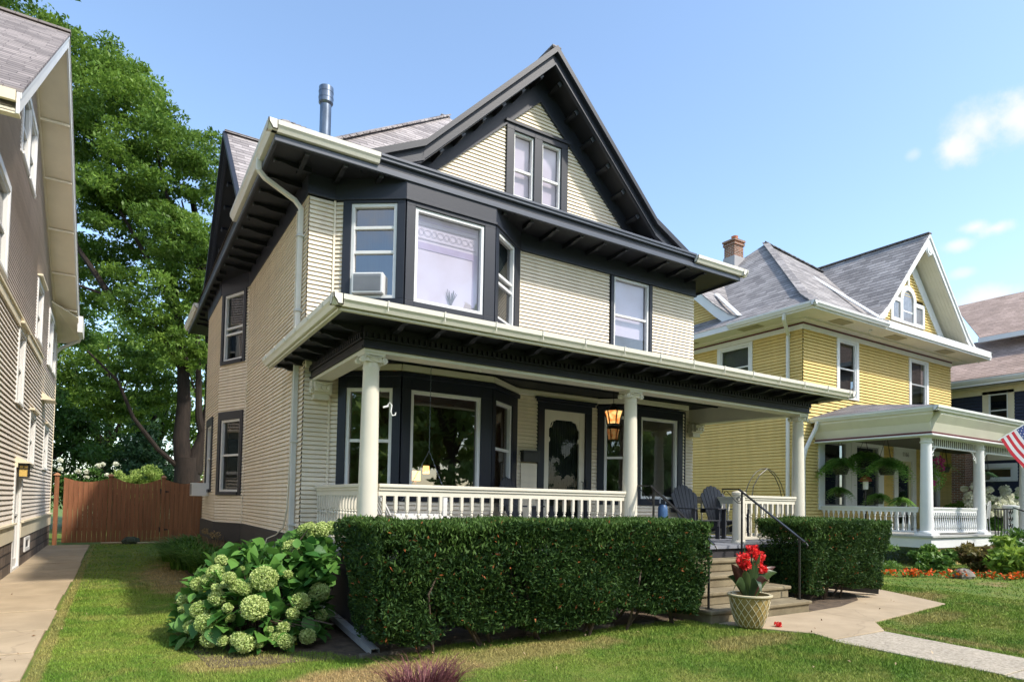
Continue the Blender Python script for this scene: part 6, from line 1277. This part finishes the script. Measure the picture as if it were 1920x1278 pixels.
# ferns and planters on the yellow porch
def frondball(name, label, c, r, n, m, seed, cat='fern', pot=True, hang=None, droop=1.25, group=None):
    t = root(name, c, label, cat, group); g = np.random.default_rng(seed); V = []; F = []; vr = []
    for i in range(n):
        a = g.uniform(0, 6.28); el = g.uniform(.1, 1.4); ln = r*g.uniform(.7, 1.15); q = g.random(); seg = 9; prev = None
        for s_ in range(seg+1):
            t_ = s_/seg; hx = math.cos(el)*ln*t_; pz = c[2]+math.sin(el)*ln*t_-droop*.75*ln*t_*t_; p = (c[0]+math.cos(a)*hx, c[1]+math.sin(a)*hx, pz)
            if s_:
                wl = r*.12*math.sin(math.pi*(.12+.85*t_)); k0 = len(V); sx, sy = -math.sin(a)*wl, math.cos(a)*wl
                V += [p, (p[0]+sx, p[1]+sy, p[2]-.3*wl), (p[0]+(p[0]-prev[0])*.55+sx*.8, p[1]+(p[1]-prev[1])*.55+sy*.8, p[2]-.3*wl), (p[0]+(p[0]-prev[0])*.55, p[1]+(p[1]-prev[1])*.55, p[2])]
                V += [p, (p[0]-sx, p[1]-sy, p[2]-.3*wl), (p[0]+(p[0]-prev[0])*.55-sx*.8, p[1]+(p[1]-prev[1])*.55-sy*.8, p[2]-.3*wl), (p[0]+(p[0]-prev[0])*.55, p[1]+(p[1]-prev[1])*.55, p[2])]
                F += [(k0, k0+1, k0+2, k0+3), (k0+4, k0+7, k0+6, k0+5)]; vr += [q, q]
            prev = p
    npmesh('fronds', V, F, m, t, vr)
    if pot: M = MB(); M.lathe((c[0], c[1], c[2]-r*.38), [(r*.22, 0), (r*.32, r*.3), (r*.33, r*.34), (r*.28, r*.34)], 14); M.build('pot', M_iron, t)
    if hang:
        M = MB()
        for k in range(3): a = k*2.09; M.tube([(c[0]+r*.3*math.cos(a), c[1]+r*.3*math.sin(a), c[2]), (c[0], c[1], hang)], .006, 4)
        M.build('hanger', M_iron, t)
    return t
FG = 'ferns on the porch of the yellow house'
frondball('fern', 'leftmost hanging fern on the yellow porch, lowest of the three', (15.06*1.16, 10.0, 2.72), .62, 60, M_fern, 71, hang=3.6, group=FG) if 0 else None
frondball('fern', 'leftmost hanging fern on the porch of the yellow house', (18.25, 10.8, 2.78), .78, 230, M_fern, 71, hang=3.6, group=FG)
frondball('fern', 'middle hanging fern on the porch of the yellow house', (18.75, 10.35, 2.98), .78, 230, M_fern, 72, hang=3.6, group=FG)
frondball('fern', 'hanging fern nearest the corner column of the yellow porch', (18.60, 9.65, 2.75), .78, 230, M_fern, 73, hang=3.6, group=FG)
frondball('fern', 'potted fern standing below the leftmost hanging fern', (17.95+.3, 10.85, 2.0), .5, 140, M_fern, 74, group=FG)
frondball('fern', 'potted fern behind the railing between birdhouse and corner column', (18.8, 10.0, 1.82), .5, 140, M_fern, 75, group=FG)
frondball('fern', 'low potted fern just left of the corner column of the yellow porch', (18.95, 9.45, 1.72), .45, 140, M_fern, 76, group=FG)
frondball('fern', 'dark hanging fern right of the second column of the yellow porch', (21.75, 8.45, 2.55), .4, 44, M_ever, 77, hang=3.4, group=FG)
pp = frondball('hanging_planter', 'hanging black pot with trailing greens and magenta flowers on the yellow porch', (21.55, 9.45, 2.82), .45, 30, M_fern, 78, 'planter', hang=3.5)
for (x, z, r_) in ((20.85, 2.95, .16), (20.95, 2.75, .12), (20.15, 2.32, .12), (20.45, 2.28, .10)): P, d = ell(60, (x, 9.3, z), (r_, r_, r_)); V, F, v = leaves(P, .07, .8, .1, d); npmesh('flowers', V, F, M_pink, pp, v)
P, d = ell(500, (20.75, 9.4, 2.45), (.35, .3, .42)); V, F, v = leaves(P, .07, .5, .2, d*.4); npmesh('trailing_leaves', V, F, M_fern, pp, v)
bh = root('birdhouse', (18.5, 10.2, .82), 'small birdhouse with a round rust-red roof on a post on the yellow porch', 'birdhouse')
M = MB(); M.cyl((18.5, 10.2, .82), (18.5, 10.2, 2.05), .025); M.build('post', M_iron, bh)
M = MB(); M.lathe((18.5, 10.2, 2.05), [(.07, 0), (.075, .23)], 10); M.build('body', M_white, bh)
M = MB(); M.lathe((18.5, 10.2, 2.28), [(.17, 0), (.15, .07), (.08, .15), (.01, .19)], 12); M.build('roof', mat('rust_red', (.22, .05, .02), .7), bh)
def ironchair(loc, rz, label, m):
    t = root('metal_chair', (0, 0, 0), label, 'chair'); M = MB(); M.box(-.22, .22, -.22, .22, .44, .46); M.build('seat', m, t)
    M = MB(); M.tube([(-.2, .2, .44), (-.21, .24, .8), (-.12, .26, .95), (.12, .26, .95), (.21, .24, .8), (.2, .2, .44)], .014, 6)
    for k in range(5): M.tube([(-.13+.065*k, .21, .46), (-.13+.065*k, .25, .92)], .009, 5)
    M.build('backrest', m, t)
    for sx in (-1, 1):
        for sy in (-1, 1): M = MB(); M.tube([(sx*.2, sy*.2, .44), (sx*.22, sy*.22, 0)], .013, 6); M.build('leg', m, t)
    t.location = loc; t.rotation_euler = (0, 0, rz); return t
ironchair((22.0, 8.85, PF), R(150), 'white metal chair on the yellow porch right of the second column', M_white)
ironchair((22.7, 9.0, PF), R(190), 'white metal chair standing closest to the flag on the yellow porch', M_white)
ironchair((20.3, 10.3, PF), R(180), 'white metal chair half hidden behind the porch railing of the yellow house', M_white)
ig = root('iron_railing', (22.2, 8.1, 0), 'black wrought-iron stair railing with scroll panel at the porch of the yellow house', 'railing')
M = MB(); M.tube([(21.35, 8.1, 1.55), (22.6, 8.1, 1.55)], .02, 6); M.tube([(21.35, 8.1, .75), (22.6, 8.1, .75)], .015, 6); M.tube([(22.6, 8.1, 1.6), (22.7, 7.2, 1.25), (22.8, 6.6, .95)], .02, 6)
for k in range(6): x = 21.4+k*.2; M.tube([(x, 8.1, .1 if k in (0, 5) else .75), (x, 8.1, 1.55)], .014, 5)
M.build('rail', M_iron, ig)
M = MB()
for z in (.85, 1.05, 1.25, 1.45):
    for sg in (-1, 1): M.tube([(22.42+sg*(.08-.06*a/7)*math.cos(a)+sg*.06, 8.09, z+(.09-.07*a/7)*math.sin(a)) for a in np.linspace(0, 7, 16)], .012, 5)
M.build('scroll_panel', M_iron, ig)
M = MB(); M.lathe((23.0, 8.3, .82), [(.22, 0), (.22, .05), (.19, .08), (.18, .72), (.22, .78), (.22, .83), (.12, .86)], 20); tag(M.build('pedestal', M_ywhite, smooth=True), 'round white pedestal beside the iron railing of the yellow porch', 'pedestal')
# flag
fl = root('flag', (22.0, 7.7, 3.6), 'red, white and blue striped flag hanging from the porch of the yellow house', 'flag')
def flagpt(u, v):   # u along the pole (hoist), v along the fly
    o = Vector((20.05, 7.45, 3.42)); a = Vector((.62, -.55, .56)).normalized(); f_ = Vector((.42, -.36, -.84)).normalized(); return o+a*u*1.0+f_*v*1.5+Vector((.03, .22, 0))*math.sin(v*7+u*2.5)*.35*v
M_fr, M_fw, M_fb = mat('flag_red', (.62, .03, .05), .8), mat('flag_white', (.80, .78, .80), .8), mat('flag_blue', (.05, .08, .25), .8)
def flagpart(name, m, cells):
    M = MB()
    for (u0, u1, v0, v1) in cells:
        n = max(1, int((v1-v0)*20))
        for i in range(n):
            a, b_ = v0+(v1-v0)*i/n, v0+(v1-v0)*(i+1)/n; M.poly([flagpt(u0, a), flagpt(u1, a), flagpt(u1, b_), flagpt(u0, b_)])
    o = M.build(name, m, fl); s_ = o.modifiers.new('thickness', 'SOLIDIFY'); s_.thickness = .004; return o
st_ = [(1-(k+1)/13, 1-k/13) for k in range(13)]
flagpart('red_stripes', M_fr, [(a, b_, .40 if k < 7 else 0, 1) for k, (a, b_) in enumerate(st_) if k % 2 == 0]); flagpart('white_stripes', M_fw, [(a, b_, .40 if k < 7 else 0, 1) for k, (a, b_) in enumerate(st_) if k % 2])
flagpart('canton', M_fb, [(6/13, 1, 0, .40)])
M = MB()
for i in range(9):
    for j in range(6 if i % 2 == 0 else 5):
        u, v = 6/13+.03+(7/13-.06)*(i/8), .035+(.33)*((j+(0 if i % 2 == 0 else .5))/5); c = flagpt(u, v); ex = (flagpt(u+.01, v)-c).normalized()*.02; ey = (flagpt(u, v+.01)-c).normalized()*.02; nn = ex.cross(ey).normalized()*.006
        for s_ in (1, -1): M.poly([c+nn*s_+ex*math.cos(t)*(1 if q % 2 == 0 else .42)+ey*math.sin(t)*(1 if q % 2 == 0 else .42) for q, t in enumerate(np.linspace(0, 2*math.pi, 11)[:-1])])
M.build('stars', M_fw, fl)
M = MB(); M.tube([flagpt(-.08, 0), flagpt(1.15, 0)], .014, 8); M.build('pole', M_white, fl)
# border of the yellow house
def border(name, label, pts, n, size, m, cat, seed, ratio=.5, hgt=.5, group=None):
    bl3 = [(x, yy, h*.5, h*.55) for x, yy, h in pts]; return shrub(name, label, bl3, n, size, m, cat, ratio, True, seed, group)
border('shrub', 'feathery green shrub beside the right end of the short hedge', [(14.0, 8.4, .9), (14.6, 8.2, .95), (13.5, 8.6, .7), (15.2, 8.0, .8)], 6000, .10, M_mix, 'shrub', 81, .25)
border('shrub', 'green border plant in front of the yellow lattice', [(17.2, 7.9, .6), (16.7, 7.6, .55), (17.9, 7.8, .5)], 2600, .13, M_mix, 'shrub', 82)
border('shrub', 'reddish-green border plant below the porch skirt of the yellow house', [(18.4, 7.3, .75), (18.0, 7.1, .6)], 2200, .13, leafmat('bronze_leaves', (.10, .05, .03), (.22, .20, .05), .3), 'shrub', 83)
border('shrub', 'tall yellow-green leafy plant in front of the iron railing', [(17.5, 6.1, .8), (18.0, 6.3, .95), (17.2, 6.3, .6)], 1800, .22, leafmat('chartreuse_leaves', (.14, .26, .03), (.36, .48, .08), .35), 'shrub', 84, .35)
border('shrub', 'dense green plants at the right edge of the flower border', [(19.3, 6.4, .9), (20.0, 6.9, 1.0), (19.2, 6.9, .8), (20.8, 6.6, .9)], 5000, .13, M_mix, 'shrub', 85, .4)
P = []
for (x, yy) in zip(np.linspace(13.9, 17.6, 60), np.linspace(8.0, 5.4, 60)): P.append(ell(16, (x+.1*math.sin(x*9), yy+.1*math.cos(x*7), .10), (.15, .13, .09))[0])
P = np.concatenate(P); V, F, v = leaves(P[::2], .07, .8, .5); fb = npmesh('flower_border', V, F, M_org, None, v); tag(fb, 'low row of scarlet and orange blooms edging the neighbour lawn', 'flowers', kind='stuff')
V, F, v = leaves(P[1::2]+np.array([0, .03, -.03]), .09, .5, .5); tag(npmesh('border_foliage', V, F, M_mix, None, v), 'low green foliage under the scarlet blooms', 'foliage', kind='stuff')
hw = root('hydrangea', (26.5, 9.0, 0), 'wide hydrangea covered in white flower heads between the yellow and navy houses', 'hydrangea')
crown('foliage', [(24.9, 10.2, 1.3, .6), (25.8, 10, 1.4, .7), (26.8, 9.6, 1.5, .8), (27.6, 9.3, 1.6, .8), (28.2, 9.2, 1.5, .8), (24.3, 10.3, 1.2, .5), (26.2, 9.8, .8, .9)], 8000, .16, M_fern, hw, .6, 14, .4, 91)
g_ = np.random.default_rng(5)
for k in range(80): x = g_.uniform(23.9, 28.4); headmesh((x, 9.75-.22*(x-24)+g_.normal()*.1, g_.uniform(1.35, 2.35)), g_.uniform(.09, .17), 90, .075, M_whf, 'flower_head', hw)
pk = root('tree', (25.6, 4.2, 0), 'small twig of a tree with yellowing leaves reaching in at the right edge', 'tree')
M = MB(); M.tube([(25.6, 4.2, 0), (25.5, 4.2, 3), (25.2, 4.3, 5), (24.2, 5.2, 5.6), (22.95, 6.4, 5.35)], .08, 6, .012); M.tube([(24.2, 5.2, 5.6), (23.4, 6.2, 6.0), (22.9, 6.5, 6.15)], .02, 5, .006); M.build('trunk', M_bark, pk)
P = np.concatenate([ell(16, c, (.22, .22, .16))[0] for c in ((22.75, 6.5, 5.3), (22.85, 6.5, 6.15), (23.5, 5.9, 5.6))]+[ell(300, (25.4, 4.4, 5.8), (1, 1, .8))[0]]); V, F, v = leaves(P, .16, .55, .3); npmesh('crown', V, F, leafmat('yellowing_leaves', (.12, .18, .02), (.50, .40, .04), .35), pk, v)
# ------------------------------------------------------------------ lawn blades and litter
def inpoly(x, yy, poly):
    r_ = np.zeros(len(x), bool); n = len(poly); j = n-1
    for i in range(n):
        (xi, yi), (xj, yj) = poly[i], poly[j]; c = ((yi > yy) != (yj > yy)) & (x < (xj-xi)*(yy-yi)/(yj-yi+1e-12)+xi); r_ ^= c; j = i
    return r_
paths = [[(-1.7, -3), (-.57, -3), (-.57, 23), (-1.7, 23)], [(6.84, -3), (7.86, -3), (7.99, 4.18), (8.5, 4.57), (9.9, 4.73), (11.22, 4.9), (12.07, 6.5), (12.3, 9), (8.5, 9), (8.5, 5.5), (6.5, 5.46), (6.72, 4.95), (7.03, 4.5), (6.92, 4.19)],
         [(1.9, 5.95), (2.3, 5.8), (3, 5.95), (4.6, 5.92), (5.8, 5.95), (6.4, 5.85), (6.5, 9), (2.1, 9), (2.1, 6.8), (1.75, 6.4)], [(.95, 6.7), (1.8, 6.2), (2.3, 7), (2.3, 19), (1.45, 19), (1.35, 14), (1.3, 9.2), (.75, 8.2)], [(8.5, 5.45), (9.3, 5.5), (10.2, 5.75), (10.9, 6.2), (11.0, 7), (8.5, 7)]]
def lawn(n, x0, x1, y0, y1, h, w, seed):
    g = np.random.default_rng(seed); x = g.uniform(x0, x1, n); yy = g.uniform(y0, y1, n)
    # only what the viewpoint can plausibly see
    ang = np.degrees(np.arctan2(x, yy)); dist = np.hypot(x, yy); ok = (ang > -14) & (ang < 88) & (dist > 3.2)
    for p in paths: ok &= ~inpoly(x, yy, p)
    x, yy, dist = x[ok], yy[ok], dist[ok]; keep = g.random(len(x)) < np.clip((7.5/dist)**1.7, .05, 1); x, yy, dist = x[keep], yy[keep], dist[keep]; m_ = len(x)
    tall = (.75+.25*np.sin(x*1.3+yy*.7)*np.sin(yy*1.1)+.2*np.sin(x*5+2)*np.sin(yy*4))
    hh = h*g.uniform(.5, 1.25, m_)*tall; a = g.uniform(0, 6.28, m_); ww = w*np.clip(dist/6, .8, 4)*g.uniform(.7, 1.3, m_); le = hh*g.uniform(.1, .9, m_); b_ = g.uniform(0, 6.28, m_)
    A = np.stack([x-np.cos(a)*ww/2, yy-np.sin(a)*ww/2, np.zeros(m_)], 1); Bq = np.stack([x+np.cos(a)*ww/2, yy+np.sin(a)*ww/2, np.zeros(m_)], 1); C = np.stack([x+np.cos(b_)*le, yy+np.sin(b_)*le, hh], 1)
    return np.stack([A, Bq, C], 1).reshape(-1, 3), g.random(m_)
V1, v1 = lawn(900000, -.6, 13, 2.2, 12, .036, .0055, 1); V2, v2 = lawn(560000, -.6, 30, 1, 22.8, .036, .008, 2)
V = np.concatenate([V1, V2]); gv = npmesh('grass', V, np.arange(len(V)).reshape(-1, 3), M_blade, None, np.concatenate([v1, v2])); tag(gv, 'short green and straw-coloured grass blades covering the lawns', 'grass', kind='stuff')
g = np.random.default_rng(8); n = 420; x = g.uniform(-1.5, 12, n); yy = g.uniform(2.5, 16, n); x[:90] = g.uniform(1.9, 6.3, 90); yy[:90] = g.uniform(5.6, 6.2, 90); P = np.stack([x, yy, np.full(n, .032)], 1); V, F, v = leaves(P, .032, .5, 1.5)
tag(npmesh('leaf_litter', V, F, leafmat('litter', (.16, .08, .03), (.50, .38, .22), .1), None, v), 'scattered dry leaf bits on lawn and paths', 'leaf litter', kind='stuff')
